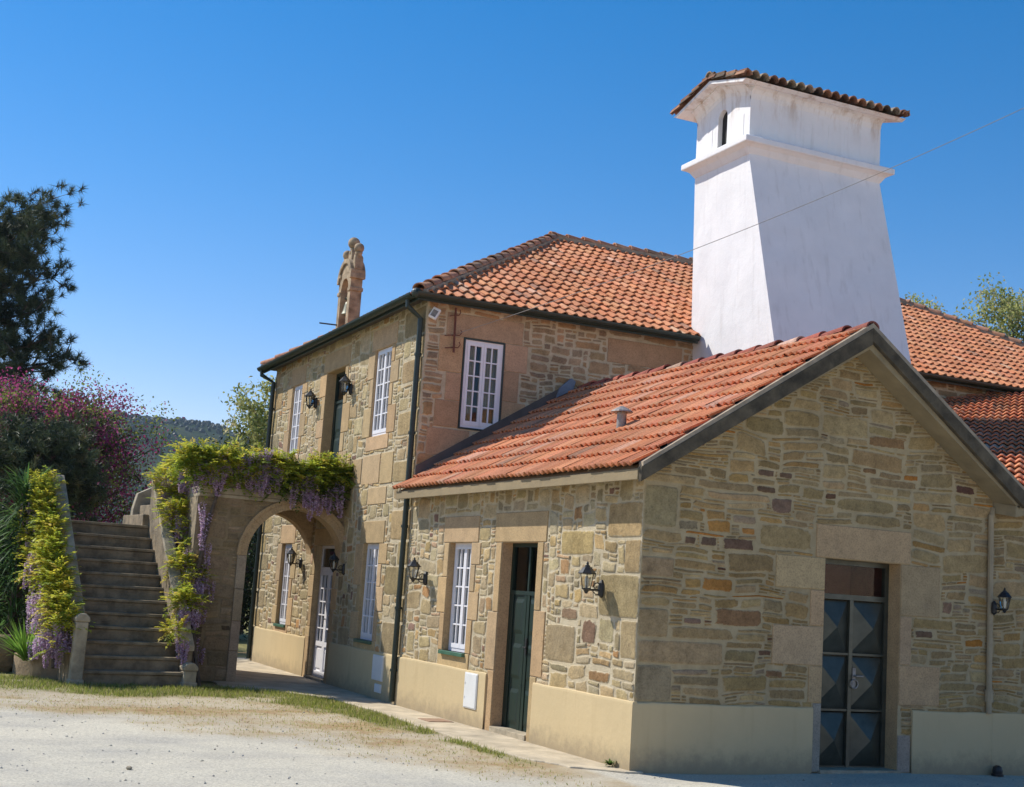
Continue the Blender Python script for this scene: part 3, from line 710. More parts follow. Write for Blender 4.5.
pipe('downpipe', [(ex0-.06, 15.3, EZ-.05), (ex0-.06, 15.3, EZ-.16), (px_, 15.12, EZ-.32), (px_, 15.12, .05)], .045, 'pipe', house, [(px_, 15.12, z) for z in (5.2, 4.0, 2.6, 1.4, .5)])
mb = MB(); mb.box((FX-.055, 6.56, 2.5), (FX-.015, 6.64, 5.45)); R = random.Random(3)
for k in range(40): mb.box((FX-.059, 6.585, 2.55+k*.072), (FX-.0552, 6.615, 2.585+k*.072), 1)
mb.build('cable_tray', [MT['grey_pipe'], MT['dark']], house)
# ---- windows and doors
def window(fr, o, parent, rows=5, sash=2, cols=2, d=-.09, sill='green_sill', curtain=None, surround_m=None, sill_w=.05, name='window'):
    a, b, s0, s1 = o[:4]
    mb = MB(); fw = .045
    fr.box(mb, a, a+fw, s0, s1, d-.05, d); fr.box(mb, b-fw, b, s0, s1, d-.05, d); fr.box(mb, a+fw, b-fw, s1-fw, s1, d-.05, d); fr.box(mb, a+fw, b-fw, s0, s0+fw, d-.05, d)
    A, B, Z0, Z1 = a+fw, b-fw, s0+fw, s1-fw
    sw = (B-A)/sash; st = .038; bar = .02
    for k in range(sash):
        x0, x1 = A+k*sw+.002, A+(k+1)*sw-.002
        for q in ((x0, x0+st, Z0, Z1), (x1-st, x1, Z0, Z1), (x0+st, x1-st, Z0, Z0+st*1.6), (x0+st, x1-st, Z1-st, Z1)): fr.box(mb, *q, d-.04, d+.008)
        gx0_, gx1_, gz0, gz1 = x0+st, x1-st, Z0+st*1.6, Z1-st
        for i in range(1, cols): x = gx0_+(gx1_-gx0_)*i/cols; fr.box(mb, x-bar/2, x+bar/2, gz0, gz1, d-.03, d+.003)
        for i in range(1, rows): z = gz0+(gz1-gz0)*i/rows; fr.box(mb, gx0_, gx1_, z-bar/2, z+bar/2, d-.028, d+.001)
    wo = mb.build(name, MT['white'], parent)
    mb = MB(); mb.add([fr.p(A, Z0, d-.02), fr.p(B, Z0, d-.02), fr.p(B, Z1, d-.02), fr.p(A, Z1, d-.02)], [(0, 1, 2, 3)]); mb.build('pane', MT['glass'], wo)
    # the room behind
    mb = MB(); D = d-.06; E_ = -1.3; x0, x1 = a-.25, b+.25; z0, z1 = s0-.15, s1+.15
    P = [fr.p(x0, z0, D), fr.p(x1, z0, D), fr.p(x1, z1, D), fr.p(x0, z1, D), fr.p(x0, z0, E_), fr.p(x1, z0, E_), fr.p(x1, z1, E_), fr.p(x0, z1, E_)]
    mb.add(P, [(4, 5, 6, 7), (0, 4, 7, 3), (1, 2, 6, 5), (0, 1, 5, 4), (3, 7, 6, 2)]); mb.build('room_niche', MT['room'], wo)
    if curtain:
        R = random.Random(int(a*100)); mb = MB()
        spans = [(a+.03, a+(b-a)*.36), (b-(b-a)*.36, b-.03)] if curtain != 'full' else [(a+.03, b-.03)]
        for c0, c1 in spans:
            n_ = 26; ph = R.random()*6; row = []
            for z in (s1-.03, (s0+s1)/2, s0+.05):
                row.append([fr.p(c0+(c1-c0)*k/n_, z, d-.13+.018*math.sin(k*1.35+ph)+.01*math.sin(k*.6+z)) for k in range(n_+1)])
            vs_ = sum(row, []); n1 = n_+1
            mb.add(vs_, [(r_*n1+k, r_*n1+k+1, (r_+1)*n1+k+1, (r_+1)*n1+k) for r_ in (0, 1) for k in range(n_)])
        mb.build('curtain', MT['drape' if curtain == 'drape' or surround_m else 'curtain'], wo, smooth=True)
    if sill:
        mb = MB(); fr.box(mb, a-.02, b+.02, s0-.05, s0, d-.02, sill_w); mb.build('sill', MT[sill], wo, bevel=.006)
    if surround_m:
        mb = MB(); e = .026
        for q in ((a-e, a, s0-e, s1+e), (b, b+e, s0-e, s1+e), (a, b, s1, s1+e), (a, b, s0-e, s0)): fr.box(mb, *q, d-.02, .022)
        mb.build('surround', MT[surround_m], wo)
    return wo
window(FAC, O_UW1, house, curtain='side', sill=None, d=-.035); window(FAC, O_UW2, house, curtain='side', sill=None, d=-.035)
window(FAC, O_LW1, house, curtain='side', d=-.06); window(FAC, O_LW2, house, curtain='side', d=-.06)
window(TAL, (O_TW[0]+.027, O_TW[1]-.027, O_TW[2]+.027, O_TW[3]-.027), house, sill=None, d=.0, surround_m='pipe', curtain='drape')
window(TAL, O_TS, house, sill=None, rows=2, sash=1, d=-.04)
def leaf_door(fr, o, parent, m, d=-.24, trans=.5, name='door', panels=3, label=None):
    a, b, s0, s1 = o[:4]; mb = MB(); fw = .05; zt = s1-trans
    fr.box(mb, a, a+fw, s0, s1, d-.06, d); fr.box(mb, b-fw, b, s0, s1, d-.06, d); fr.box(mb, a+fw, b-fw, s1-fw, s1, d-.06, d); fr.box(mb, a+fw, b-fw, zt-fw/2, zt+fw/2, d-.06, d+.005)
    mid = (a+b)/2; fr.box(mb, mid-.02, mid+.02, zt+fw/2, s1-fw, d-.05, d-.004)
    for x0, x1 in ((a+fw+.002, mid-.003), (mid+.003, b-fw-.002)):
        fr.box(mb, x0, x1, s0, zt-fw/2, d-.05, d-.012)
        H = (zt-fw/2-s0)/panels
        for k in range(panels):
            z0, z1 = s0+k*H+.07, s0+(k+1)*H-.05; p0, p1 = x0+.07, x1-.07
            cu, cz = (p0+p1)/2, (z0+z1)/2
            for q in ((x0+.004, p0, s0+k*H+.004, s0+(k+1)*H-.004), (p1, x1-.004, s0+k*H+.004, s0+(k+1)*H-.004)): fr.box(mb, *q, d-.014, d+.002)
            mb.add([fr.p(p0, z0, d-.0115), fr.p(p1, z0, d-.0115), fr.p(p1, z1, d-.0115), fr.p(p0, z1, d-.0115), fr.p(p0+.05, z0+.05, d), fr.p(p1-.05, z0+.05, d), fr.p(p1-.05, z1-.05, d), fr.p(p0+.05, z1-.05, d)],
                   [(0, 1, 5, 4), (1, 2, 6, 5), (2, 3, 7, 6), (3, 0, 4, 7), (4, 5, 6, 7)])
    do = mb.build(name, MT[m], parent)
    mb = MB(); mb.add([fr.p(a+fw, zt, d-.03), fr.p(b-fw, zt, d-.03), fr.p(b-fw, s1-fw, d-.03), fr.p(a+fw, s1-fw, d-.03)], [(0, 1, 2, 3)]); mb.build('transom_pane', MT['glass'], do)
    mb = MB(); mb.add([fr.p(a, zt, d-.5), fr.p(b, zt, d-.5), fr.p(b, s1, d-.5), fr.p(a, s1, d-.5)], [(0, 1, 2, 3)]); mb.build('room_niche', MT['dark'], do)
    mb = MB(); zh = s0+1.02
    fr.box(mb, mid+.035, mid+.075, zh-.09, zh+.11, d-.002, d+.012); mb.tube([fr.p(mid+.055, zh, d+.01), fr.p(mid+.055, zh, d+.05), fr.p(mid+.14, zh, d+.05)], .009, 6); mb.build('handle', MT['iron'], do)
    return do
leaf_door(FAC, O_UD, house, 'green', d=-.17, trans=.55)
# glazed white door under the arch
def glazed_door(fr, o, parent, d=-.1):
    a, b, s0, s1 = o[:4]; mb = MB(); fw = .05; zt = s1-.42; mid = (a+b)/2
    fr.box(mb, a, a+fw, s0, s1, d-.06, d); fr.box(mb, b-fw, b, s0, s1, d-.06, d); fr.box(mb, a+fw, b-fw, s1-fw, s1, d-.06, d); fr.box(mb, a+fw, b-fw, zt-.04, zt+.04, d-.06, d+.004)
    for x0, x1 in ((a+fw+.002, mid-.003), (mid+.003, b-fw-.002)):
        zb, z1 = s0+.02, zt-.042; zk = s0+.58
        for q in ((x0, x0+.06, zb, z1), (x1-.06, x1, zb, z1), (x0+.06, x1-.06, zb, zb+.1), (x0+.06, x1-.06, zk-.03, zk+.05), (x0+.06, x1-.06, z1-.06, z1)): fr.box(mb, *q, d-.05, d+.008)
        fr.box(mb, x0+.06, x1-.06, zb+.1, zk-.03, d-.045, d-.02); fr.box(mb, x0+.1, x1-.1, zb+.15, zk-.08, d-.02, d-.006)
        x = (x0+x1)/2; fr.box(mb, x-.011, x+.011, zk+.05, z1-.06, d-.03, d+.003)
        for i in range(1, 5): z = zk+.05+(z1-.06-zk-.05)*i/5; fr.box(mb, x0+.06, x1-.06, z-.011, z+.011, d-.028, d+.001)
    do = mb.build('door', MT['white'], parent)
    mb = MB(); mb.add([fr.p(a+fw, s0+.6, d-.02), fr.p(b-fw, s0+.6, d-.02), fr.p(b-fw, s1-fw, d-.02), fr.p(a+fw, s1-fw, d-.02)], [(0, 1, 2, 3)]); mb.build('pane', MT['glass'], do)
    mb = MB(); P = [fr.p(a-.1, 0, d-.07), fr.p(b+.1, 0, d-.07), fr.p(b+.1, s1+.1, d-.07), fr.p(a-.1, s1+.1, d-.07), fr.p(a-.1, 0, -1.5), fr.p(b+.1, 0, -1.5), fr.p(b+.1, s1+.1, -1.5), fr.p(a-.1, s1+.1, -1.5)]
    mb.add(P, [(4, 5, 6, 7), (0, 4, 7, 3), (1, 2, 6, 5), (0, 1, 5, 4), (3, 7, 6, 2)]); mb.build('room_niche', MT['room'], do)
    mb = MB(); mb.tube([fr.p(mid+.03, s0+1.03, d+.008), fr.p(mid+.03, s0+1.03, d+.05), fr.p(mid+.12, s0+1.03, d+.05)], .009, 6); mb.build('handle', MT['iron'], do)
    mb = MB(); fr.box(mb, a, b, -.02, .05, d-.1, .05); mb.build('doorstep', MT['coping'], do)
    return do
glazed_door(FAC, O_LD, house)['label'] = 'white glazed double door under the arch'
# ---- bell gable over the front wall
BX = -.17
BF = Fr((BX, 0, 0), (0, -1, 0), (-1, 0, 0))
bg_ = []
mb = MB(); yc, hw, dp = 11.02, .36, .22
fnb = lambda u, z, d: BF.p(u, z, d)
arch_plate(mb, fnb, -yc-hw, -yc+hw, 5.9, lambda u: 7.34, -yc, 7.04, .215, dp, 0, 0, 16)
for u0, u1 in ((-yc-hw-.03, -yc-.235+.0), (-yc+.235, -yc+hw+.03)): BF.box(mb, u0, u1, 6.97, 7.04, -dp-.018, .02)       # impost
BF.box(mb, -yc-hw-.05, -yc-.24, 7.30, 7.37, -dp-.03, .03); BF.box(mb, -yc+.24, -yc+hw+.05, 7.30, 7.37, -dp-.03, .03)
n_ = 16     # curved hood and shoulders
outer = [(-yc-math.cos(PI*k/n_)*.42, 7.20+math.sin(PI*k/n_)*.42) for k in range(n_+1)]; inner = [(-yc-math.cos(PI*k/n_)*.33, 7.20+math.sin(PI*k/n_)*.33) for k in range(n_+1)]
mb.prism(outer+inner[::-1], dp+.07, lambda a, b, d: BF.p(a, b, .035-d), 0)
mb.prism([(-yc-.33, 7.34), (-yc+.33, 7.34)]+[(-yc+math.cos(PI*k/10)*.33, 7.20+math.sin(PI*k/10)*.33) for k in range(2, 9)], dp, lambda a, b, d: BF.p(a, b, -d), 0)
for s_ in (-1, 1): mb.prism([(-yc+s_*.26, 7.37), (-yc+s_*.42, 7.37), (-yc+s_*.40, 7.60), (-yc+s_*.32, 7.66), (-yc+s_*.26, 7.5)], dp-.06, lambda a, b, d: BF.p(a, b, -.03-d), 0)
mb.prism([(-yc-.12, 7.58), (-yc+.12, 7.58), (-yc+.09, 7.80), (-yc-.09, 7.80)], dp-.1, lambda a, b, d: BF.p(a, b, -.05-d), 0)
bell_gable = mb.build('bell_gable', MT['bell_stone'], house, bevel=.012)
for u, z, r_ in ((-yc-.34, 7.78, .095), (-yc+.34, 7.78, .095), (-yc, 7.94, .115)):
    mb = MB(); c = BF.p(u, z, -dp/2); mb.lathe([(.07, -r_-.10), (.06, -r_-.02), (.075, -r_+.01)], c, 12); mb.ball(c, r_); mb.build('finial_ball', MT['bell_stone'], bell_gable, smooth=True)
mb = MB(); c = BF.p(-yc, 6.72, -dp/2)
mb.lathe([(.135, -.14), (.128, -.13), (.10, -.06), (.08, .04), (.068, .09), (.03, .115), (.012, .13)], c, 16); mb.tube([c+V((0, 0, .1)), c+V((0, 0, .2))], .025, 6); mb.tube([BF.p(-yc-.24, 6.92, -dp/2), BF.p(-yc+.24, 6.92, -dp/2)], .028, 6)
mb.tube([c+V((0, 0, -.1)), c+V((0, 0, -.19))], .016, 6)
mb.build('bell', MT['bronze'], bell_gable, smooth=True)
mb = MB(); mb.tube([BF.p(-yc-.28, 6.42, .0), BF.p(-yc-.42, 6.44, .3)], .014, 6); mb.build('bracket', MT['iron'], bell_gable)
# ---- white chimney
def CXL(z): return 4.499+.026*(6-z)
def CXR(z): return 7.131+.032*(6-z)
def CYF(z): return 4.181-.24*(6-z)
CYB = 6.45; ZT = 8.90
mb = MB(); zs_ = [3.4+(ZT-3.4)*k/14 for k in range(15)]; nn_ = 10
def face_grid(fn, n1, n2):
    vs_ = [fn(i/n1, j/n2) for j in range(n2+1) for i in range(n1+1)]
    mb.add(vs_, [(j*(n1+1)+i, j*(n1+1)+i+1, (j+1)*(n1+1)+i+1, (j+1)*(n1+1)+i) for j in range(n2) for i in range(n1)])
def wob(p, ax, a=.012):
    q = V(p); q[ax] += noise.noise(q*1.3)*a; return q
Z = lambda v: 3.4+(ZT-3.4)*v
face_grid(lambda u, v: (CXL(Z(v))+(CXR(Z(v))-CXL(Z(v)))*u, CYF(Z(v))+(noise.noise(V((u*4, v*9, 1)))*.014 if 0 < u < 1 else 0), Z(v)), 14, 24)
face_grid(lambda u, v: (CXL(Z(v))+(noise.noise(V((u*4, v*9, 5)))*.014 if 0 < u < 1 else 0), CYB+(CYF(Z(v))-CYB)*u, Z(v)), 10, 24)
face_grid(lambda u, v: (CXR(Z(v)), CYF(Z(v))+(CYB-CYF(Z(v)))*u, Z(v)), 2, 2)
face_grid(lambda u, v: (CXR(Z(v))+(CXL(Z(v))-CXR(Z(v)))*u, CYB, Z(v)), 2, 2)
chim = mb.build('chimney', MT['whitewash'], house)
def ring_sweep(mb, prof, x0, x1, y0, y1, m=0):
    "prof: (out, z) swept round a rectangle"
    P = []
    for o_, z in prof: P += [(x0-o_, y0-o_, z), (x1+o_, y0-o_, z), (x1+o_, y1+o_, z), (x0-o_, y1+o_, z)]
    n_ = len(prof); fs = [(i*4+k, i*4+(k+1) % 4, (i+1)*4+(k+1) % 4, (i+1)*4+k) for i in range(n_-1) for k in range(4)]
    mb.add(P, fs, m)
bx0, bx1, by0, by1 = CXL(ZT), CXR(ZT), CYF(ZT), CYB
mb = MB(); ring_sweep(mb, [(-.01, 8.86), (.01, 8.87), (.035, 8.91), (.07, 8.965), (.125, 9.0), (.17, 9.015), (.175, 9.03), (.175, 9.10), (.16, 9.115), (-.02, 9.15)], bx0, bx1, by0, by1)
mb.build('cornice', MT['whitewash'], chim)
mb = MB()
yr = (by0+by1)/2; ZE = 10.0; ZA = 10.205
ztp = lambda u: ZE+(ZA-ZE)*(1-abs(-u-yr)/((by1-by0)/2))
CL = Fr((bx0, 0, 0), (0, -1, 0), (-1, 0, 0))
arch_plate(mb, lambda u, z, d: CL.p(u, z, d), -by1, -by0, 9.1, ztp, -yr, 9.70, .135, .09, 0, 0, 12, sides=False)
mb.add([(bx0, by0, 9.1), (bx1, by0, 9.1), (bx1, by0, ZE), (bx0, by0, ZE), (bx1, by1, 9.1), (bx1, by1, ZE), (bx0, by1, 9.1), (bx0, by1, ZE), (bx1, yr, ZA)], [(0, 1, 2, 3), (1, 4, 5, 8, 2), (4, 6, 7, 5)])
# faint pilaster strips round the lantern of the chimney
for k in range(1, 8): x = bx0+(bx1-bx0)*k/8; mb.box((x-.09, by0-.004, 9.16), (x+.09, by0+.02, 9.66))
for y in (by0+.33, by1-.33): mb.box((bx0-.006, y-.16, 9.16), (bx0+.02, y+.16, 9.58))
CV = [(-.02, .24), (.0, .22), (.02, .14), (.06, .08), (.12, .045), (.17, .04), (.17, .0), (-.02, .0)]
for yy, sg in ((by0, -1), (by1, 1)): mb.prism([(yy+sg*o_, ZE+.015-h) for o_, h in CV], bx1-bx0, lambda a, b, d: V((bx0+d, a, b)), 0)
for xx, sg in ((bx0, -1), (bx1, 1)):
    for e_ in (-1, 1):
        A_, B_ = V((0, yr+e_*((by1-by0)/2), ZE+.012)), V((0, yr, ZA+.02)); t_ = B_-A_
        mb.prism([(o_*.8, h) for o_, h in CV], 1, lambda a, b, d: A_+t_*d+V((xx+sg*a, 0, -b*.8)), 0)
mb.build('chimney_lantern', MT['whitewash'], chim)
mb = MB(); mb.box((bx0+.085, yr-.3, 9.16), (bx0+.5, yr+.3, 9.9)); mb.build('flue_opening', MT['dark'], chim)
# gabled tile cap: ridge along x
mb = MB(); ec0, ec1 = by0-.30, by1+.34; cx0, cx1 = bx0-.32, bx1+.33; zE, zR = 9.995, 10.29
S1 = V((0, yr-ec0, zR-zE)); L1 = S1.length; S1.normalize()
PALC = [((.28, .14, .085), 4), ((.20, .12, .08), 4), ((.36, .19, .11), 3), ((.13, .10, .075), 3), ((.34, .27, .19), 1.5)]
tiles(mb, (0, ec0, zE), (1, 0, 0), S1, V((1, 0, 0)).cross(S1), [(cx0, 0), (cx1, 0), (cx1, L1), (cx0, L1)], .175, .33, .085, 51, 'canal', PALC, lift=.04)
S2 = V((0, yr-ec1, zR-zE)).normalized()
tiles(mb, (0, ec1, zE), (-1, 0, 0), S2, V((-1, 0, 0)).cross(S2), [(-cx1, 0), (-cx0, 0), (-cx0, L1), (-cx1, L1)], .175, .33, .085, 52, 'canal', PALC, lift=.04)
for x in (cx0+.05, cx1-.05):
    for s_, e in ((ec0, 1), (ec1, -1)):
        caps(mb, (x, s_, zE+.04), (x, yr, zR+.04), .075, .3, 53, PALC)
caps(mb, (cx0, yr, zR+.05), (cx1, yr, zR+.05), .095, .36, 54, PALC)
cap_ = mb.build('chimney_roof', MT['ridge'], chim)
mb = MB(); mb.prism([(ec0+.03, zE-.015), (yr, zR-.015), (ec1-.03, zE-.015), (ec1-.12, zE-.045), (yr, zR-.07), (ec0+.12, zE-.045)], cx1-cx0-.06, lambda a, b, d: V((cx0+.03+d, a, b)), 0); mb.build('chimney_roof_bed', MT['whitewash'], chim)

# ================================================================ ANNEX
annex = thing('annex', 'single storey rubble stone annex with red tiled gable roof and beige plinth', 'building', (0, 0, 0))
sh = lambda p: V((p.x-SH*p.y, p.y, p.z))
AX, AZ = 2.68, 4.97           # ridge
EL, EZL = -.25, 3.10           # left slab edge (top)
ER, EZR = 5.0, 3.31
gl = (AZ-EZL)/(AX-EL); gr = (AZ-EZR)/(ER-AX)
TH = .19
O_AD = (-3.30, -2.33, .06, 2.36, .2); O_AW = (-4.94, -4.21, .90, 2.36, .15)
R = random.Random(14)
bl = surround(O_AD, R, sill=False, jw=(.17, .30), lint=.38, ext=.22, step=.7, zmin=.0)
bl += surround(O_AW, R, jw=(.16, .30), lint=.36, ext=.2, sill=True, sides='LR')
bl = [q for q in bl if not (q[2] < .02 and q[3] < .0)]
bl += quoins(0, -1, .7, 2.8, R, (.32, .78), (.36, .5))
bl += [(-2.0, -1.3, .98, 1.42, 'rough'), (-1.75, -1.0, 2.2, 2.5, 'rough'), (-1.5, -.8, 1.45, 1.8, 'rough')]
bl = accents(ANX, [(98, 426, 133, 452, PUR), (139, 451, 169, 500, PUR), (152, 553, 198, 578, BRN)])+bl
wall(ANX, 'side_wall', annex, -6.4, 0, 0, 3.115, [O_AD, O_AW], bl, PAL_F, 23, mask=[(-6.4, -3.46, 0, .68), (-2.2, 0, 0, .68)])
O_GD = (2.39, 3.47, .02, 2.355, .27)
R = random.Random(15)
bl = surround(O_GD, R, sill=False, jw=(.18, .62), lint=.38, ext=.14, step=.5, zmin=.75)
bl += [(2.27, 2.39, .0, .75, (.34, .31, .26)), (3.47, 3.66, .42, .78, (.46, .42, .36)), (3.47, 3.66, .0, .42, (.36, .28, .21))]
bl += quoins(0, 1, .7, 2.98, R, (.40, .95), (.22, .42))
bl = accents(GAB, [(388, 250, 438, 279, RUST), (458, 267, 487, 282, RUST), (343, 284, 369, 302, DRK), (375, 284, 411, 306, DRK), (418, 287, 486, 314, DRK), (377, 367, 442, 397, RUST), (401, 428, 500, 466, BRN),
                    (516, 207, 562, 240, PUR), (490, 150, 526, 166, DRK), (712, 86, 790, 110, BRN), (488, 184, 529, 199, DRK), (505, 551, 542, 569, BRN), (804, 473, 843, 489, DRK), (858, 414, 880, 441, PUR), (534, 156, 562, 170, DRK), (700, 148, 730, 160, BRN), (340, 447, 380, 461, PUR)])+bl
topg = lambda u: min(AZ-gl*(AX-u), AZ-gr*(u-AX))-TH+.03
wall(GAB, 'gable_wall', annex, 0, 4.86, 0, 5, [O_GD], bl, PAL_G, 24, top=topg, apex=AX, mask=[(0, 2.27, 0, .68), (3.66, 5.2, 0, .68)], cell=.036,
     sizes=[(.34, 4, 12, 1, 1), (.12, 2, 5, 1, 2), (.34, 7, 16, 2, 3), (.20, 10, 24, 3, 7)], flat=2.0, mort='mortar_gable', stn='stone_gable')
for fr_, a, b in ((ANX, -6.4, -3.47), (ANX, -2.2, .03), (GAB, -.03, 2.265), (GAB, 3.665, 4.86)):
    plinth_strip(fr_, annex, a, b, .705 if fr_ is ANX else .70, .035 if fr_ is ANX else .032, 2 if fr_ is ANX else 3)
mb = MB(); ANX.box(mb, -3.295, -2.335, -.03, .075, -.2, .03); mb.build('doorstep', MT['coping'], annex, bevel=.008)
# slab
mb = MB(sh)
sec = [(EL, EZL), (AX, AZ), (ER, EZR), (ER-.02, EZR-TH), (AX, AZ-TH-.03), (EL+.02, EZL-.11)]
mb.prism(sec, 6.68, lambda a, b, d: V((a, -.30+d, b)), 0)
slab = mb.build('roof_slab', MT['soffit'], annex)
# verge boards (dark weathered edge of the slab) and eave fascia
mb = MB(sh)
for A_, B_ in (((EL-.02, EZL+.01), (AX, AZ+.022)), ((AX, AZ+.022), (ER+.02, EZR+.01))):
    k = .175
    mb.prism([A_, B_, (B_[0], B_[1]-k-.02), (A_[0], A_[1]-k+.02)], .06, lambda a, b, d: V((a, -.36+d, b)), 0)
mb.build('verge_board', MT['concrete'], slab, bevel=.008)
mb = MB(sh)
mb.prism([(EL-.03, EZL-.12), (EL-.001, EZL-.12), (EL-.001, EZL-.005), (EL-.03, EZL-.005)], 6.68, lambda a, b, d: V((a, -.30+d, b)), 0)
mb.build('fascia', MT['fascia'], slab, bevel=.006)
mb = MB(sh)
for A_, B_ in (((EL, EZL+.004), (AX, AZ+.016)), ((AX, AZ+.016), (ER, EZR+.004))):
    mb.prism([A_, B_, (B_[0], B_[1]+.062), (A_[0], A_[1]+.062)], .085, lambda a, b, d: V((a, -.352+d, b)), 0)
mb.build('verge_mortar', MT['ridge_mortar'], slab)
mb = MB(sh)
S3 = V((AX-EL, 0, AZ-EZL)); L3 = S3.length; S3.normalize(); N3 = V((0, -1, 0)).cross(S3)
tiles(mb, (EL-.05, 0, EZL+.005), (0, -1, 0), S3, N3, [(-6.4, 0), (.28, 0), (.28, L3), (-6.4, L3)], .24, .36, .036, 61, 'wave', TILE2, lift=.042, sub=16, flutes=2)
S4 = V((AX-ER, 0, AZ-EZR)); L4 = S4.length; S4.normalize(); N4 = V((0, 1, 0)).cross(S4)
tiles(mb, (ER, 0, EZR+.01), (0, 1, 0), S4, N4, [(-.28, 0), (6.4, 0), (6.4, L4), (-.28, L4)], .24, .36, .036, 62, 'wave', TILE2, lift=.042, sub=16, flutes=2)
aroof = mb.build('roof', MT['tile'], annex)
mb = MB(sh); PALR2 = [((.34, .10, .07), 4), ((.26, .09, .065), 3), ((.40, .15, .10), 2), ((.5, .33, .24), 1)]
caps(mb, (AX, -.34, AZ+.035), (AX, 6.4, AZ+.035), .085, .42, 63, PALR2, mort=1)
mb.build('ridge_caps', [MT['ridge'], MT['ridge_mortar']], aroof)
# flashing against the house wall
mb = MB()
zf = lambda x: EZL+gl*(x+SH*6.4-EL)+.05
mb.prism([(-.23, zf(-.23)-.05), (2.30, zf(2.30)-.05), (2.12, zf(2.12)+.18), (-.23, zf(-.23)+.2)], .03, lambda a, b, d: V((a, 6.375-.002+d-.012, b)), 0)
mb.build('flashing', MT['flash'], aroof)
mb = MB(); mb.prism([(2.0, zf(2.0)+.06), (2.28, zf(2.28)+.03), (2.32, zf(2.3)+.17), (2.24, zf(2.24)+.25), (2.05, zf(2.05)+.2)], .06, lambda a, b, d: V((a, 6.33+d-.03, b)), 0); mb.build('flashing_end', simple('blue_grey_sealant', (.16, .19, .24), .7, .2, 8), aroof, bevel=.01)
# vent pipe on the roof
mb = MB(); vx, vy, vz = .63, 1.72, 3.72
mb.lathe([(.062, -.1), (.058, .25)], (vx, vy, vz), 14); mb.lathe([(.135, .255), (.13, .27), (.05, .315), (.012, .33)], (vx, vy, vz), 16)
for k in range(3): a = k*2.1; mb.tube([(vx+.05*math.cos(a), vy+.05*math.sin(a), vz+.2), (vx+.07*math.cos(a), vy+.07*math.sin(a), vz+.265)], .006, 5)
for k, (da, db) in enumerate(((-.17, .16),)):
    mb.prism([(-.2, -.15), (.16, -.15), (.16, .16), (-.2, .16)], .012, lambda a, b, d: V((vx+a, vy+b, vz+gl*a+.045+d)), 0)
mb.build('vent_pipe', MT['zinc'], annex)
window(ANX, O_AW, annex, curtain='full', d=-.085, sill_w=.06)
leaf_door(ANX, O_AD, annex, 'green', d=-.145, trans=.62)['label'] = 'dark green panelled door in the lit side wall'
# gable door: dark metal leaves with faceted panels
def gable_door(fr, o, parent):
    a, b, s0, s1 = o[:4]; d = -.2; mb = MB(); fw = .055; zt = s1-.42; mid = (a+b)/2
    fr.box(mb, a, a+fw, s0, s1, d-.06, d); fr.box(mb, b-fw, b, s0, s1, d-.06, d); fr.box(mb, a+fw, b-fw, s1-fw, s1, d-.06, d); fr.box(mb, a+fw, b-fw, zt-.03, zt+.03, d-.06, d+.006)
    fr.box(mb, mid-.025, mid+.025, s0, zt-.03, d-.04, d+.012)
    for x0, x1 in ((a+fw, mid-.027), (mid+.027, b-fw)):
        H = (zt-.03-s0)/3
        for k in range(3):
            z0, z1 = s0+k*H+.015, s0+(k+1)*H-.015
            fr.box(mb, x0, x1, z0-.013, z0+.012, d-.05, d+.004)
            cu, cz = (x0+x1)/2, (z0+z1)/2; P = [fr.p(x0, z0+.012, d-.035), fr.p(x1, z0+.012, d-.035), fr.p(x1, z1, d-.035), fr.p(x0, z1, d-.035), fr.p(cu, cz, d+.085)]
            mb.add(P, [(0, 1, 4), (1, 2, 4), (2, 3, 4), (3, 0, 4)])
    do = mb.build('door', MT['door_metal'], parent)
    mb = MB(); mb.add([fr.p(a+fw, zt, d-.03), fr.p(b-fw, zt, d-.03), fr.p(b-fw, s1-fw, d-.03), fr.p(a+fw, s1-fw, d-.03)], [(0, 1, 2, 3)]); mb.build('transom_pane', MT['dim_glass'], do)
    mb = MB(); P = [fr.p(a, zt, d-.06), fr.p(b, zt, d-.06), fr.p(b, s1, d-.06), fr.p(a, s1, d-.06), fr.p(a, zt, -.9), fr.p(b, zt, -.9), fr.p(b, s1, -.9), fr.p(a, s1, -.9)]
    mb.add(P, [(4, 5, 6, 7), (0, 4, 7, 3), (1, 2, 6, 5), (0, 1, 5, 4), (3, 7, 6, 2)]); mb.build('room_niche', simple('red_reflection', (.16, .05, .04), .8, .2, 20), do)  # niche coloured red to paint in the tile roof mirrored by the transom
    mb = MB(); zh = s0+1.0
    fr.box(mb, mid+.03, mid+.075, zh-.1, zh+.12, d+.012, d+.022); mb.tube([fr.p(mid+.05, zh+.03, d+.02), fr.p(mid+.05, zh+.03, d+.065), fr.p(mid+.15, zh+.03, d+.065)], .011, 6)
    mb.tube([fr.p(mid+.05+.05*math.cos(t*PI/6), zh-.06+.05*math.sin(t*PI/6), d+.035) for t in range(13)], .008, 5); mb.build('handle', MT['zinc'], do)
    mb = MB(); fr.box(mb, a-.02, b+.02, -.02, .03, -.26, .05); mb.build('doorstep', MT['coping'], do)
    return do
gable_door(GAB, O_GD, annex)['label'] = 'dark metal double door with faceted diamond panels in the shaded gable'
mb = MB(); mb.tube([GAB.p(4.80, .69, .04), GAB.p(4.80, 3.04, .04)], .034, 10); mb.tube([GAB.p(4.80, .83, .04), GAB.p(4.80, .97, .04)], .05, 10); mb.tube([GAB.p(4.80, 3.0, .04), GAB.p(4.86, 3.12, -.0)], .034, 10)
mb.build('downpipe', MT['beige_pipe'], annex)

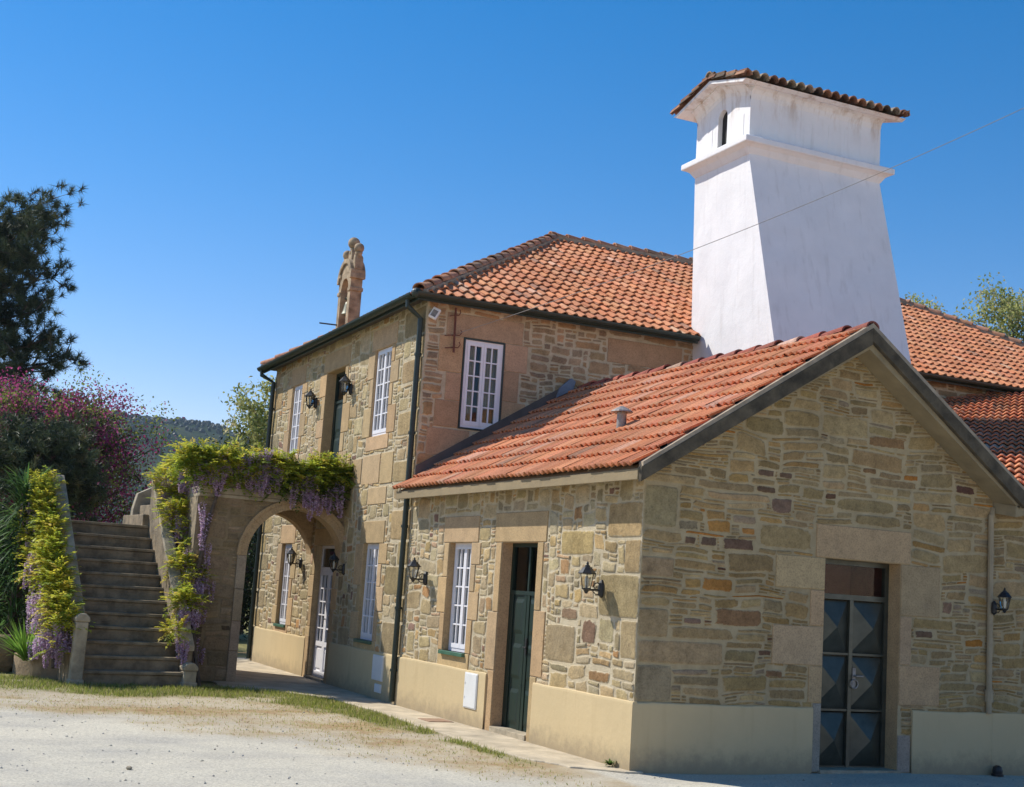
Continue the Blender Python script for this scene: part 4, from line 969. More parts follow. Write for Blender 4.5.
# ================================================================ SIDE WING
wing = thing('side_wing', 'lower stone wing with red tiled roof right of the gable, partly out of frame', 'building', (5, 0, 0))
zw = lambda x, y: 3.16+.22*(x-4.965)+.215*(y+.3)
R = random.Random(16)
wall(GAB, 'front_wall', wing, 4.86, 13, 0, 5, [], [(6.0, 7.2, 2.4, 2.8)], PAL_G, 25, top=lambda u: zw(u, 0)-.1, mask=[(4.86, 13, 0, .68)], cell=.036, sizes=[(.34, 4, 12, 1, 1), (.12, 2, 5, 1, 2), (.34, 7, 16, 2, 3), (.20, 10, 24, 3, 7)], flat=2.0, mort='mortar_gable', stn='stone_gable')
mb = MB(); mb.add([(13, 0, 0), (13, 6.4, 0), (13, 6.4, zw(13, 6.4)-.1), (13, 0, zw(13, 0)-.1)], [(0, 1, 2, 3)]); mb.build('end_wall', MT['mortar'], wing)
mb = MB(); GAB.box(mb, 4.862, 13, -.05, .70, -.02, .0315); mb.build('plinth', MT['plinth'], wing, bevel=.008)
gd = V((.22, .215)); gn = gd.length; gd.normalize()
S5 = V((gd.x, gd.y, gn)).normalized(); U5 = V((gd.y, -gd.x, 0)); N5 = U5.cross(S5)
P5 = V((4.965, -.3, zw(4.965, -.3)))
def us(x, y): q = V((x, y, zw(x, y)))-P5; return (q.dot(U5), q.dot(S5))
mb = MB(); poly = [us(4.965, -.3), us(13.2, -.3), us(13.2, 6.4), us(3.58, 6.4)]
tiles(mb, P5+N5*.005, U5, S5, N5, poly, .24, .36, .036, 64, 'wave', TILE2, lift=.042, sub=16, flutes=2)
wr = mb.build('roof', MT['tile'], wing)
mb = MB(); c4 = [(4.93, -.3), (13.2, -.3), (13.2, 6.4), (3.58, 6.4)]
mb.prism(c4, -.13, lambda a, b, d: V((a, b, zw(a, b)-.006+d)), 0); mb.build('roof_slab', MT['soffit'], wing)

# ================================================================ ARCHED BRIDGE TO THE UPPER DOOR
bridge = thing('arch_bridge', 'stone arched bridge landing joining the outdoor stair to the upper door', 'bridge', (-1.4, 9.66, 0))
BA = Fr((0, 9.66, 0), (1, 0, 0), (0, -1, 0)); acx, azs, ar = -1.04, 2.05, .82; bx_0, bx_1 = -2.72, FX+.05
mb = MB()
arch_plate(mb, lambda u, z, d: BA.p(u, z, d), bx_0, bx_1, 0, lambda u: 3.02, acx, azs, ar, .34, 0, 2, 24, col=DRESS, sides=False)
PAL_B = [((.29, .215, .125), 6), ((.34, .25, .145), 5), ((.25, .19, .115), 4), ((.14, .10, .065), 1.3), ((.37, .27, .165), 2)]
mk = lambda u, z: (math.hypot(u-acx, z-azs) < ar+.17 and z >= azs) or (abs(u-acx) < ar+.15 and z < azs)
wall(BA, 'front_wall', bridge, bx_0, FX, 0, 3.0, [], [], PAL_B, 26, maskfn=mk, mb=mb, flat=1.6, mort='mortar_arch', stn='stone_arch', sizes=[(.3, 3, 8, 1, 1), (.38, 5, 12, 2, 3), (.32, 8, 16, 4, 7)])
# the moulded ring
mb = MB(); n_ = 28
for r0, r1, d in ((ar-.002, ar+.11, .035), (ar+.11, ar+.17, .055)):
    pts = []
    for k in range(n_+1): pts.append((acx-math.cos(PI*k/n_)*r0, azs+math.sin(PI*k/n_)*r0))
    po = [(acx-math.cos(PI*k/n_)*r1, azs+math.sin(PI*k/n_)*r1) for k in range(n_+1)]
    for k in range(n_):
        q = [pts[k], pts[k+1], po[k+1], po[k]]
        mb.prism(q, d+.01, lambda a, b, e: BA.p(a, b, d-e), 0, DRESS)
for z0 in (0, .5, .98, 1.5):
    z1 = {0: .5, .5: .98, .98: 1.5, 1.5: azs}[z0]
    BA.box(mb, acx-ar-.15, acx-ar+.002, z0+.004, z1-.004, -.02, .035, 0, jit((.36, .27, .18), .15, random.Random(int(z0*10))))
mb.build('arch_ring', MT['dressed'], bridge, bevel=.006)
mb = MB(); BB = Fr((0, 11.5, 0), (1, 0, 0), (0, -1, 0))
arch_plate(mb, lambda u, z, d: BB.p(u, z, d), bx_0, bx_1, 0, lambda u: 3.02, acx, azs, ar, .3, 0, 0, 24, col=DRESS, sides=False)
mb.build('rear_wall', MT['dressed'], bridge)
mb = MB(); mb.box((bx_0-.0, 9.60, 3.02), (FX, 11.8, 3.13)); mb.box((bx_0, 9.63, 2.96), (FX, 11.5, 3.018))
mb.build('deck', MT['coping'], bridge, bevel=.01)
for x0, y0 in ((bx_0, 9.64), (bx_0+1, 11.58)):
    mb = MB(); mb.box((x0, y0, 3.132), (FX, y0+.2, 3.56)); p_ = mb.build('parapet', MT['step'], bridge, bevel=.01)
    mb = MB(); mb.box((x0, y0-.03, 3.562), (FX, y0+.23, 3.63)); mb.build('coping', MT['coping'], p_, bevel=.015)
mb = MB(); mb.box((bx_0-.02, 9.665, 0), (bx_0+.3, 11.5, 2.955)); mb.build('side_pier', MT['step'], bridge)
mb = MB(); mb.box((-2.75, 11.505, 0), (-2.0, 13.2, 3.0)); mb.build('landing_block', MT['step'], bridge)

# ================================================================ STAIRCASE
stair = thing('outdoor_staircase', 'weathered granite outdoor staircase with sloping parapets beside the arch', 'staircase', (-3.7, 8.5, 0))
AS = V((-.09, 1, 0)).normalized(); BS = V((1, .09, 0)).normalized(); SO = V((-2.93, 8.52, 0))
def SP(b, a, z): return SO+BS*b+AS*a+V((0, 0, z))
SWd, RI, TR = 1.50, .2045, .262
R = random.Random(8)
for k in range(12):
    mb = MB(); z1 = RI*(k+1); z0 = RI*k-.01
    dep = TR if k < 11 else 1.5
    wv_ = [R.uniform(-.006, .006) for _ in range(2)]
    mb.boxf(lambda i, j, q: SP(-SWd*(1-i), TR*k+dep*j+(.004 if j == 0 else .0), z0+(z1-.05-z0)*q), 0)
    mb.boxf(lambda i, j, q: SP(-SWd*(1-i), TR*k-.03+(dep+.03)*j, z1-.048+.048*q+wv_[i]), 0)
    mb.build('step' if k < 11 else 'landing', MT['step'], stair, bevel=.012)
mb = MB(); mb.boxf(lambda i, j, q: SP(-SWd*(1-i)+.02, TR*11*j+.3, 0+(.01+RI*11*j)*q), 0); mb.build('stair_core', MT['step'], stair)
def par(name, b0, b1, h0, h1, m='step', over=.03, a0=.12, a1=2.95, cop=.09, zt=None):
    n_ = 2
    z = lambda a: (a/TR+1)*RI
    mb = MB(); mb.prism([(a0, -.02), (a1, -.02), (a1, z(a1)+h1), (a0, z(a0)+h0)], b1-b0, lambda a, zz, d: SP(b0+d, a, zz), 0)
    p = mb.build(name, MT[m], stair, bevel=.01)
    mb = MB(); mb.prism([(a0-.02, z(a0)+h0+.002), (a1, z(a1)+h1+.002), (a1, z(a1)+h1+cop), (a0-.02, z(a0)+h0+cop)], b1-b0+2*over, lambda a, zz, d: SP(b0-over+d, a, zz), 0)
    mb.build('coping', MT['coping'], p, bevel=.015); return p
par('parapet', -SWd-.16, -SWd, .46, .60, over=.02); par('parapet', 0, .15, .22, .74, over=.02)
def newel(b0, b1, a0, a1, h):
    mb = MB(); mb.boxf(lambda i, j, q: SP(b0+(b1-b0)*i, a0+(a1-a0)*j, -.02+(h-.08)*q), 0)
    mb.prism([(b0-.015, h-.098), (b1+.015, h-.098), (b1+.015, h-.04), ((b0+b1)/2+.05, h+.02), ((b0+b1)/2-.05, h+.02), (b0-.015, h-.04)], a1-a0+.03, lambda a, z, d: SP(a, a0-.015+d, z), 0)
    mb.boxf(lambda i, j, q: SP(b0-.02+(b1-b0+.04)*i, a0-.02+(a1-a0+.04)*j, -.03+.1*q), 0)
    mb.build('newel_post', MT['coping'], stair, bevel=.015)
newel(-SWd-.18, -SWd+.0, -.08, .08, 1.0); newel(-.015, .18, -.10, .13, .34)
mb = MB()   # back parapet, upper steps turning right to the bridge
for k in range(3): mb.boxf(lambda i, j, q: SP(-.1+.28*k+(1.25-.28*k)*i, TR*11+.05+1.4*j, 2.4+(RI*(k+1)+.05)*q), 0)
mb.build('upper_steps', MT['step'], stair, bevel=.012)
mb = MB(); mb.prism([(.06, 2.4), (.8, 2.4), (.8, 3.28), (.4, 3.22), (.14, 3.08), (.08, 2.8)], .16, lambda a, z, d: SP(a, TR*11+1.5+d, z), 0)
mb.build('back_parapet', MT['coping'], stair, bevel=.015)
# ================================================================ PLANTS
def rdir(R): 
    while True:
        q = V((R.uniform(-1, 1), R.uniform(-1, 1), R.uniform(-1, 1)))
        if .05 < q.length < 1: return q.normalized()
def leafq(mb, p, d, nrm, L, W, col, m=0):
    s_ = d.cross(nrm)
    if s_.length < 1e-3: return
    s_ = s_.normalized()*W*.5
    mb.add([p, p+d*L*.5+s_, p+d*L, p+d*L*.5-s_], [(0, 1, 2, 3)], m, col)
def pinnate(mb, p, d, L, R, col):
    "compound wisteria leaf: pairs of drooping leaflets"
    d = d.normalized(); side = d.cross(V((0, 0, 1)))
    side = side.normalized() if side.length > .05 else V((1, 0, 0))
    n = 6
    for k in range(n):
        t = (k+.8)/n; q = p+d*L*t+V((0, 0, -.32*L*t*t))
        for s_ in (-1, 1):
            ld_ = (side*s_+d*.55+V((0, 0, -.35+R.uniform(-.25, .2)))).normalized()
            leafq(mb, q, ld_, (V((0, 0, 1))+rdir(R)*.5).normalized(), L*.34*(1.1-.35*t), L*.17, jit(col, .16, R))
    leafq(mb, p+d*L+V((0, 0, -.32*L)), (d+V((0, 0, -.7))).normalized(), V((0, 0, 1)), L*.28, L*.12, col)
WL = [((.56, .56, .06), 4), ((.64, .58, .07), 3), ((.42, .49, .06), 3), ((.64, .50, .10), 1.2), ((.27, .35, .055), 1.3)]
def raceme_mesh(seed, L):
    R = random.Random(seed); mb = MB(); n = int(190*L/.35)
    for k in range(n):
        t = R.random()**.8; r_ = (.062*(1-t)**.6+.012); a = R.random()*2*PI
        p = V((math.cos(a)*r_*R.uniform(.4, 1), math.sin(a)*r_*R.uniform(.4, 1), -t*L)); d = (V((math.cos(a), math.sin(a), -.3))+rdir(R)*.5).normalized()
        c = jit([(.56, .38, .55), (.64, .47, .62), (.46, .29, .46), (.70, .57, .68)][R.randint(0, 3)], .12, R)
        leafq(mb, p, d, rdir(R), R.uniform(.024, .038), R.uniform(.02, .03), c)
    return mb
RAC = []
def racemes(parent, spots, seed):
    R = random.Random(seed)
    if len(spots) > 95: spots = R.sample(spots, 95)
    for p in spots:
        if len(RAC) < 4:
            o = raceme_mesh(len(RAC), (.26, .33, .40, .30)[len(RAC)]).build('flower_raceme', MT['petal'], parent); RAC.append(o)
        else:
            o = RAC[R.randint(0, 3)].copy(); C.objects.link(o); o.parent = parent
        o.matrix_parent_inverse = Matrix.Identity(4)
        o.location = V(p)-BASES[parent.name]; o.rotation_euler = (R.uniform(-.12, .12), R.uniform(-.12, .12), R.random()*6.28); o.scale = (R.uniform(.8, 1.15),)*2+(R.uniform(.75, 1.15),)
def clump(mb, c, rad, n, R, L=(.14, .24), pal=WL, updir=.5):
    c = V(c); rad = V(rad)
    for k in range(n):
        q = rdir(R)*R.random()**.4; p = c+V((q.x*rad.x, q.y*rad.y, q.z*rad.z))
        d = (q*.8+rdir(R)*.6+V((0, 0, updir))).normalized()
        pinnate(mb, p, d, R.uniform(*L), R, pick(pal, R))
def stems(mb, pts, r, R, m=0):
    P = [V(p)+rdir(R)*.03 for p in pts]; mb.tube(P, [r*(1-.5*i/len(P)) for i in range(len(P))], 7, m)

# wisteria over the arch
R = random.Random(101)
wa = thing('wisteria', 'thick hedge of wisteria with hanging lilac flowers along the top of the arch', 'climbing plant', (-1.4, 9.7, 3.7), 'wisterias in flower')
mb = MB(); spots = []
for k in range(70):
    x = -3.05+2.82*k/69+R.uniform(-.06, .06); e1 = noise.noise(V((x*2.3, 3, 0))); e2 = noise.noise(V((x*5.1, 8, 1)))
    clump(mb, (x, 9.70+R.uniform(-.2, .16), 3.50+.10*e1+.08*e2), (.17, .25, .11+.05*R.random()), 30, R)
    if R.random() < .3: clump(mb, (x, 9.70+R.uniform(-.2, .1), 3.66+.10*R.random()), (.10, .12, .08), 9, R)
    if e2 > -.22: clump(mb, (x, 9.53+R.uniform(-.08, .02), 3.44+R.uniform(-.12, .14)+.1*e1), (.14, .11, .17), 24, R, pal=[((.32, .40, .05), 3), ((.48, .52, .06), 3), ((.18, .26, .04), 2.4)])
    if x > -1.6 and R.random() < .8: clump(mb, (x, 9.51, 3.24+R.uniform(-.10, .1)), (.12, .09, .15), 13, R, pal=[((.16, .22, .04), 3), ((.27, .32, .045), 2), ((.10, .15, .03), 3)])
for c0, c1, n_, zl in ((-2.95, -2.6, 5, 3.3), (-2.45, -2.0, 8, 3.32), (-1.85, -1.7, 3, 3.45), (-1.55, -1.4, 3, 3.4), (-1.25, -.95, 8, 3.08), (-.95, -.45, 12, 2.98), (-.55, -.32, 4, 3.15), (-2.1, -1.3, 14, 3.36), (-2.9, -2.3, 8, 3.3)):
    for q in range(n_): spots.append((R.uniform(c0, c1), 9.47-R.uniform(0, .1), zl+R.random()*.38))
mb.build('foliage', MT['leaf'], wa)
racemes(wa, spots, 5)
mb = MB(); stems(mb, [(-2.62, 9.52, .0), (-2.6, 9.55, .8), (-2.66, 9.56, 1.7), (-2.55, 9.56, 2.6), (-2.4, 9.55, 3.3), (-1.7, 9.58, 3.6), (-.9, 9.6, 3.62), (-.4, 9.6, 3.6)], .04, R); mb.build('stem', MT['bark'], wa)
# on the right parapet of the stair: separate tufts with gaps
R = random.Random(102)
wb = thing('wisteria', 'stepped tufts of wisteria hanging down the right parapet of the stair', 'climbing plant', tuple(SP(.2, 1.5, 1.5)), 'wisterias in flower')
mb = MB(); spots = []; zc_ = lambda a: (a/TR+1)*RI
for px_a, py_a, Y_a, n_, sx_, sz_ in ((163, 476, 11.2, 120, .26, .15), (182, 464, 10.8, 110, .28, .12), (172, 492, 10.9, 60, .20, .10), (176, 512, 10.5, 170, .30, .17), (181, 530, 10.3, 60, .24, .12), (180, 566, 9.8, 150, .27, .15), (186, 578, 9.6, 60, .22, .12), (179, 601, 9.2, 120, .26, .14), (170, 629, 8.85, 60, .18, .09), (180, 545, 10.0, 40, .18, .10), (166, 498, 10.9, 60, .2, .12)):
    c = at(px_a+(7 if py_a > 500 else 3), py_a, Y_a); clump(mb, c, (sx_, .2, sz_), n_, R)
    for q in range(max(3, int(n_/9))): p_ = c+V((R.uniform(-.2, .42)*sx_*3.2*.5, -.14-R.random()*.12, -sz_*.3-R.random()*.22)); spots.append(tuple(p_))
for a, z, b in ((.6, .55, .55), (1.2, 1.0, .62), (2.1, 1.6, .62), (2.6, 2.2, .5), (1.7, 1.9, .5), (2.4, 2.7, .45)): spots.append(tuple(SP(b, 1.02, z))); spots.append(tuple(SP(b-.12, 1.0, z+.15)))
mb.build('foliage', MT['leaf'], wb); racemes(wb, spots, 6)
mb = MB(); stems(mb, [SP(.27, -.0, .0), SP(.26, .4, .7), SP(.26, 1.0, 1.3), SP(.26, 1.7, 1.9), SP(.25, 2.4, 2.5), SP(.2, 2.9, 3.0)], .035, R); mb.build('stem', MT['bark'], wb)
# on the left parapet
R = random.Random(103)
wc = thing('wisteria', 'dense curtain of wisteria with lilac flowers over the left parapet of the stair', 'climbing plant', tuple(SP(-SWd-.3, 1.5, 1.5)), 'wisterias in flower')
mb = MB(); spots = []
for k in range(30):
    a = .18+2.75*k/29; z = zc_(a)+.58
    clump(mb, SP(-SWd-.30+R.uniform(-.06, .04), a, z-.02), (.19, .18, .17), 44, R)
    clump(mb, SP(-SWd-(.40 if a > 1.7 else .27)+R.uniform(-.1, .03), a, z-.35-R.random()*(.45 if a > 1.2 else .2)), (.17, .18, .24), 34 if a > .7 else 10, R)
    for q in range(1): spots.append(tuple(SP(-SWd-.50+R.uniform(-.12, .06), a+R.uniform(-.1, .1), z-.12-R.random()*(.75 if a > .6 else .3))))
for a, n_, dz in ((2.75, 5, .25), (2.4, 7, .42), (2.0, 7, .50), (1.65, 6, .40), (1.3, 8, .48), (1.0, 7, .36), (.75, 9, .40), (.45, 12, .36), (.3, 8, .22), (.6, 6, .62)):
    c = SP(-SWd-.27, a, zc_(a)+.58-dz); clump(mb, c+V((.03, 0, .05)), (.13, .12, .12), 8, R)
    for q in range(n_): spots.append(tuple(c+BS*R.uniform(-.20, .10)+AS*(R.uniform(-.17, .10)-.05)+V((0, 0, R.uniform(-.14, .10)))))
mb.build('foliage', MT['leaf'], wc); racemes(wc, spots, 7)
mb = MB(); stems(mb, [SP(-SWd-.35, .35, .2), SP(-SWd-.3, .6, .8), SP(-SWd-.27, 1.2, 1.5), SP(-SWd-.27, 2., 2.2), SP(-SWd-.27, 2.8, 2.9)], .035, R); mb.build('stem', MT['bark'], wc)

# ---- trees
def limbs(mb, R, base, height, spread, n, r0, crown0=.35, up_=.5, droop=0):
    "trunk with limbs; returns the branch-end points"
    base = V(base); tips = []
    tr = [base+V((R.uniform(-.05, .05)*k*height*.06, R.uniform(-.05, .05)*k*height*.06, height*k/7)) for k in range(8)]
    mb.tube(tr, [r0*(1-.85*k/7) for k in range(8)], 9)
    for i in range(n):
        t = crown0+(1-crown0)*(i+R.random()*.6)/n; k = min(6, int(t*7)); f = t*7-k
        p0 = tr[k].lerp(tr[k+1], f); a = i*2.4+R.uniform(-.4, .4)
        L = spread*(1-.55*abs(t-.5)*1.2)*R.uniform(.7, 1.1)
        d = V((math.cos(a), math.sin(a), up_*R.uniform(.5, 1.3)-droop)).normalized()
        pts = [p0]; 
        for q in range(1, 6): pts.append(p0+d*L*q/5+V((0, 0, (.10 if droop == 0 else -.02)*L*(q/5)**2))+rdir(R)*L*.035)
        rb = r0*(1-.85*t)*.55+.008
        mb.tube(pts, [rb*(1-.8*q/5) for q in range(6)], 6)
        for q in (2, 3, 4, 5):
            tips.append((pts[q], d))
            for w_ in range(2):
                d2 = (d*.5+rdir(R)).normalized(); e = pts[q]+d2*L*R.uniform(.18, .38)
                mb.tube([pts[q], pts[q].lerp(e, .5)+rdir(R)*.03, e], [rb*.35, rb*.25, .006], 5); tips.append((e, d2))
    return tips
def leafy(name, label, cat, base, height, spread, n, r0, pal, per, ls, seed, group=None, crown0=.35, up_=.5, rad=.45, sq=.75):
    R = random.Random(seed); t = thing(name, label, cat, base, group)
    mb = MB(); tips = limbs(mb, R, base, height, spread, n, r0, crown0, up_); mb.build('trunk', MT['bark'], t)
    mb = MB()
    for p, d in tips:
        base_c = pick(pal, R); m_ = int(per*R.uniform(.4, 1.5)); rr = rad*R.uniform(.6, 1.25)
        for k in range(m_):
            q = rdir(R)*R.random()**.5*rr; q.z *= sq
            c = base_c if R.random() < .7 else pick(pal, R)
            leafq(mb, p+q, (rdir(R)+V((0, 0, -.25))).normalized(), rdir(R), ls*R.uniform(.6, 1.3), ls*R.uniform(.4, .7), jit(c, .22, R))
    mb.build('crown', MT['leaf'], t); return t
JP = [((.36, .06, .18), 3.0), ((.27, .04, .13), 3), ((.46, .12, .26), 1.0), ((.24, .28, .06), 2.6), ((.12, .16, .035), 3), ((.05, .06, .025), 2.4)]
b_ = at(24, 560, 21); leafy('judas_tree', 'magenta flowering tree with fresh green leaves behind the staircase', 'tree', (b_.x, 21, 0), 5.0, 2.75, 54, .15, JP, 150, .078, 201, crown0=.03, up_=.42, rad=.58)
GP = [((.36, .38, .12), 3), ((.44, .44, .17), 3), ((.25, .30, .09), 2), ((.5, .45, .24), 1)]
b_ = at(258, 440, 27); leafy('plane_tree', 'pale green young tree seen between the hill and the far house corner', 'tree', (b_.x, 27, 0), 6.75, 1.4, 24, .10, GP, 30, .13, 202, 'pale spring trees', .35, .8, .42)
b_ = at(926, 320, 27); leafy('plane_tree', 'pale sparse treetop showing just right of the white chimney', 'tree', (b_.x, 27, 0), 13.45, 1.5, 26, .16, GP, 30, .14, 203, 'pale spring trees', .55, .8, .5)
b_ = at(1012, 330, 27); leafy('plane_tree', 'pale yellow green treetop over the roof at the far right edge', 'tree', (b_.x, 27, 0), 14.0, 2.3, 40, .2, GP, 42, .15, 204, 'pale spring trees', .5, .8, .6)
DP = [((.035, .055, .022), 4), ((.05, .08, .03), 3), ((.022, .034, .016), 3), ((.08, .10, .04), 1)]
b_ = at(246, 600, 24); leafy('evergreen_shrub', 'dark evergreen shrub glimpsed through the stone arch', 'shrub', (b_.x-.4, 24, 0), 4.3, 1.9, 34, .10, DP, 60, .10, 205, crown0=.02, up_=.4, rad=.55)
b_ = at(5, 600, 15); leafy('evergreen_shrub', 'dark shrub at the left edge behind the spiky planter', 'shrub', (b_.x-.5, 15, 0), 2.4, 1.2, 26, .06, DP, 70, .08, 207, crown0=.02, up_=.4, rad=.42)
# pine
def pine(label, base, height, spread, n, r0, seed, group, crown0=.2, tuft=30, nl=.17, tips_at=None):
    R = random.Random(seed); t = thing('pine_tree', label, 'tree', base, group)
    mb = MB(); tips = limbs(mb, R, base, height, spread, n, r0, crown0, .25); mb.build('trunk', MT['bark'], t)
    mb = MB()
    for p, d in tips:
        for j in range(6):
            c = p+rdir(R)*R.random()*.5; ax = (d*.7+V((0, 0, .55))+rdir(R)*.6).normalized(); col = jit(pick([((.075, .10, .05), 3), ((.10, .125, .06), 3), ((.045, .062, .038), 3), ((.15, .15, .075), 1)], R), .2, R)
            for k in range(tuft):
                dd = (ax*R.uniform(.0, 1.2)+rdir(R)).normalized(); s_ = dd.cross(rdir(R)).normalized()*.011
                o_ = c+ax*R.uniform(-.1, .1); L = nl*R.uniform(.7, 1.25); mb.add([o_-s_, o_+s_, o_+dd*L], [(0, 1, 2)], 0, jit(col, .15, R))
    mb.build('crown', MT['needle'], t); return t
b_ = at(-62, 560, 33); pine('tall dark pine reaching into the sky at the left edge', (b_.x, 33, 0), 12.5, 3.3, 74, .3, 301, 'pines on the left', .18, 44, .27)
b_ = at(30, 560, 18.2); pine('lower dark pine in front of the magenta tree', (b_.x, 18.2, 0), 4.5, 1.3, 15, .11, 302, 'pines on the left', .62, 34, .17)
# spiky plants
def strap(mb, p, d, L, W, droop, col, n=5):
    d = d.normalized(); s_ = d.cross(V((0, 0, 1))); s_ = s_.normalized() if s_.length > .01 else V((1, 0, 0)); vs_ = []
    for k in range(n+1):
        t = k/n; c = p+d*L*t+V((0, 0, -droop*L*t*t)); w_ = W*(1-t**2)*(.55+.45*min(1, t*4))+.001
        vs_ += [c-s_*w_*.5+V((0, 0, .15*w_)), c+s_*w_*.5+V((0, 0, .15*w_))]
    mb.add(vs_, [(2*k, 2*k+1, 2*k+3, 2*k+2) for k in range(n)], 0, col)
R = random.Random(41); q = at(12, 610, 11.2)
t = thing('yucca_tree', 'tall dark yucca with drooping strap leaves at the left edge beside the stair', 'plant', (q.x, 11.2, 0))
mb = MB(); mb.tube([(q.x, 11.2, 0), (q.x+.05, 11.2, 1.4), (q.x, 11.25, 2.9)], [.10, .08, .06], 8); mb.build('trunk', MT['bark'], t)
mb = MB()
for k in range(760):
    z = R.uniform(.65, 3.05); a = R.random()*2*PI; up_ = R.uniform(-.3, 1.0)+(.7 if z > 2.6 else 0)
    strap(mb, V((q.x+math.cos(a)*.08, 11.2+math.sin(a)*.08, z)), V((math.cos(a), math.sin(a), up_)), R.uniform(.4, .68),   .038, R.uniform(.15, .6), jit(pick([((.08, .16, .045), 3), ((.05, .10, .03), 3), ((.13, .22, .06), 2)], R), .2, R))
mb.build('foliage', MT['leaf'], t)
# planter at the foot of the left parapet
pc = V((-4.40, 10.22, 0)); 
pt = thing('stone_planter', 'curved low stone planter at the foot of the left parapet', 'planter', tuple(pc))
mb = MB(); n_ = 22; A0, A1 = PI*1.02, PI*1.58
for k in range(n_):
    a, b = A0+(A1-A0)*k/n_, A0+(A1-A0)*(k+1)/n_
    q = [pc+V((math.cos(x)*r_*1.0, math.sin(x)*r_*1.15, 0)) for x, r_ in ((a, .84), (b, .84), (b, .70), (a, .70))]
    mb.add([p+V((0, 0, -.03)) for p in q]+[p+V((0, 0, .30)) for p in q], [(0, 1, 5, 4), (2, 3, 7, 6), (4, 5, 6, 7)], 0)
mb.build('wall', MT['planter'], pt)
mb = MB(); vs_ = [pc+V((0, 0, .22))]+[pc+V((math.cos(A0+(A1-A0)*k/n_)*.71, math.sin(A0+(A1-A0)*k/n_)*.82, .22)) for k in range(n_+1)]; mb.add(vs_, [(0, k+1, k+2) for k in range(n_)]); mb.build('soil', MT['soil'], pt)
R = random.Random(43)
def spiky(label, c, n, L, seed, group='spiky plants in the planter'):
    R = random.Random(seed); t = thing('spiky_plant', label, 'plant', c, group); mb = MB()
    for k in range(n):
        a = R.random()*2*PI; e = R.uniform(.5, 2.4)
        strap(mb, V(c)+V((math.cos(a)*.03, math.sin(a)*.03, R.uniform(0, .1))), V((math.cos(a), math.sin(a), e)), L*R.uniform(.7, 1.15), .04, R.uniform(.05, .35), jit(pick([((.24, .40, .07), 3), ((.16, .30, .05), 3), ((.34, .46, .12), 1.4)], R), .15, R))
    mb.build('foliage', MT['leaf'], t)
q = at(27, 648, 9.5); spiky('bright green spiky plant in the curved stone planter', (q.x, 9.5, .22), 120, .74, 44)
q = at(2, 640, 10.9); spiky('low spiky green plant at the left edge of the photo beside the planter', (q.x, 10.9, .12), 60, .5, 45)
mb = MB(); R = random.Random(47)
for k in range(260):
    a = R.uniform(A0, A1); r_ = R.uniform(.3, .66); p = pc+V((math.cos(a)*r_, math.sin(a)*r_*1.15, .22)); leafq(mb, p, (rdir(R)+V((0, 0, 1.2))).normalized(), rdir(R), R.uniform(.05, .11), .04, jit((.10, .13, .05), .4, R))
kind(tag(mb.build('ground_cover', MT['leaf']), 'low leafy ground cover inside the planter', 'ground cover'), 'stuff')
mb = MB(); R = random.Random(48); c = at(38, 652, 9.86); c.z = .27
def rock(mb, c, r_, R, m=0, col=(1, 1, 1), sq=.7):
    n1, n2 = 8, 5; vs_ = []; sd = R.random()*50
    for i in range(n2+1):
        for k in range(n1):
            th = PI*i/n2; ph = 2*PI*k/n1; d = V((math.sin(th)*math.cos(ph), math.sin(th)*math.sin(ph), math.cos(th)*sq)); vs_.append(V(c)+d*r_*(1+.35*noise.noise(d*1.5+V((sd, 0, 0)))))
    mb.add(vs_, [(i*n1+k, i*n1+(k+1) % n1, (i+1)*n1+(k+1) % n1, (i+1)*n1+k) for i in range(n2) for k in range(n1)], m, col)
rock(mb, c, .07, R); tag(mb.build('stone', MT['coping']), 'pale loose stone lying on the soil of the planter', 'stone')
mb = MB(); q = at(3, 655, 10.6); rock(mb, (q.x-.15, 10.6, .2), .42, R, sq=.9); tag(mb.build('boulder', MT['planter']), 'brown boulder cut by the left edge of the photo', 'boulder')
mb = MB(); rock(mb, (-5.05, .02, .0), .028, R); tag(mb.build('stone', MT['coping']), 'small dark stone on the gravel at the left edge', 'stone')

# ---- grass and loose gravel
R = random.Random(55); mb = MB(); n_ = 0
for k in range(220000):
    x, y = R.uniform(-7.2, -.75), R.uniform(-1.2, 9.5)
    if y > pl(VERGE_TOP, x)+.08: continue
    g, d = ground_cover(x, y)
    q = R.random()
    if q < g*g*.45: col = jit(pick([((.25, .29, .055), 4), ((.33, .35, .09), 3), ((.17, .20, .045), 2.4), ((.42, .36, .17), 2.4)], R), .2, R); L = R.uniform(.035, .085)
    elif q < d*.11: col = jit(pick([((.48, .40, .20), 3), ((.44, .30, .16), 2), ((.40, .40, .13), 3), ((.33, .36, .10), 2.4)], R), .2, R); L = R.uniform(.012, .034)
    else: continue
    a = R.random()*6.28; b = V((x, y, ground_h(x, y)-.014)); s_ = V((math.cos(a), math.sin(a), 0))*.006; ln = V((R.uniform(-.6, .6), R.uniform(-.6, .6), 1)).normalized()*L
    mb.add([b-s_, b+s_, b+ln], [(0, 1, 2)], 0, col); n_ += 1
kind(tag(mb.build('grass', MT['leaf']), 'strip of green and dry grass between the gravel yard and the path', 'grass'), 'stuff')
mb = MB()
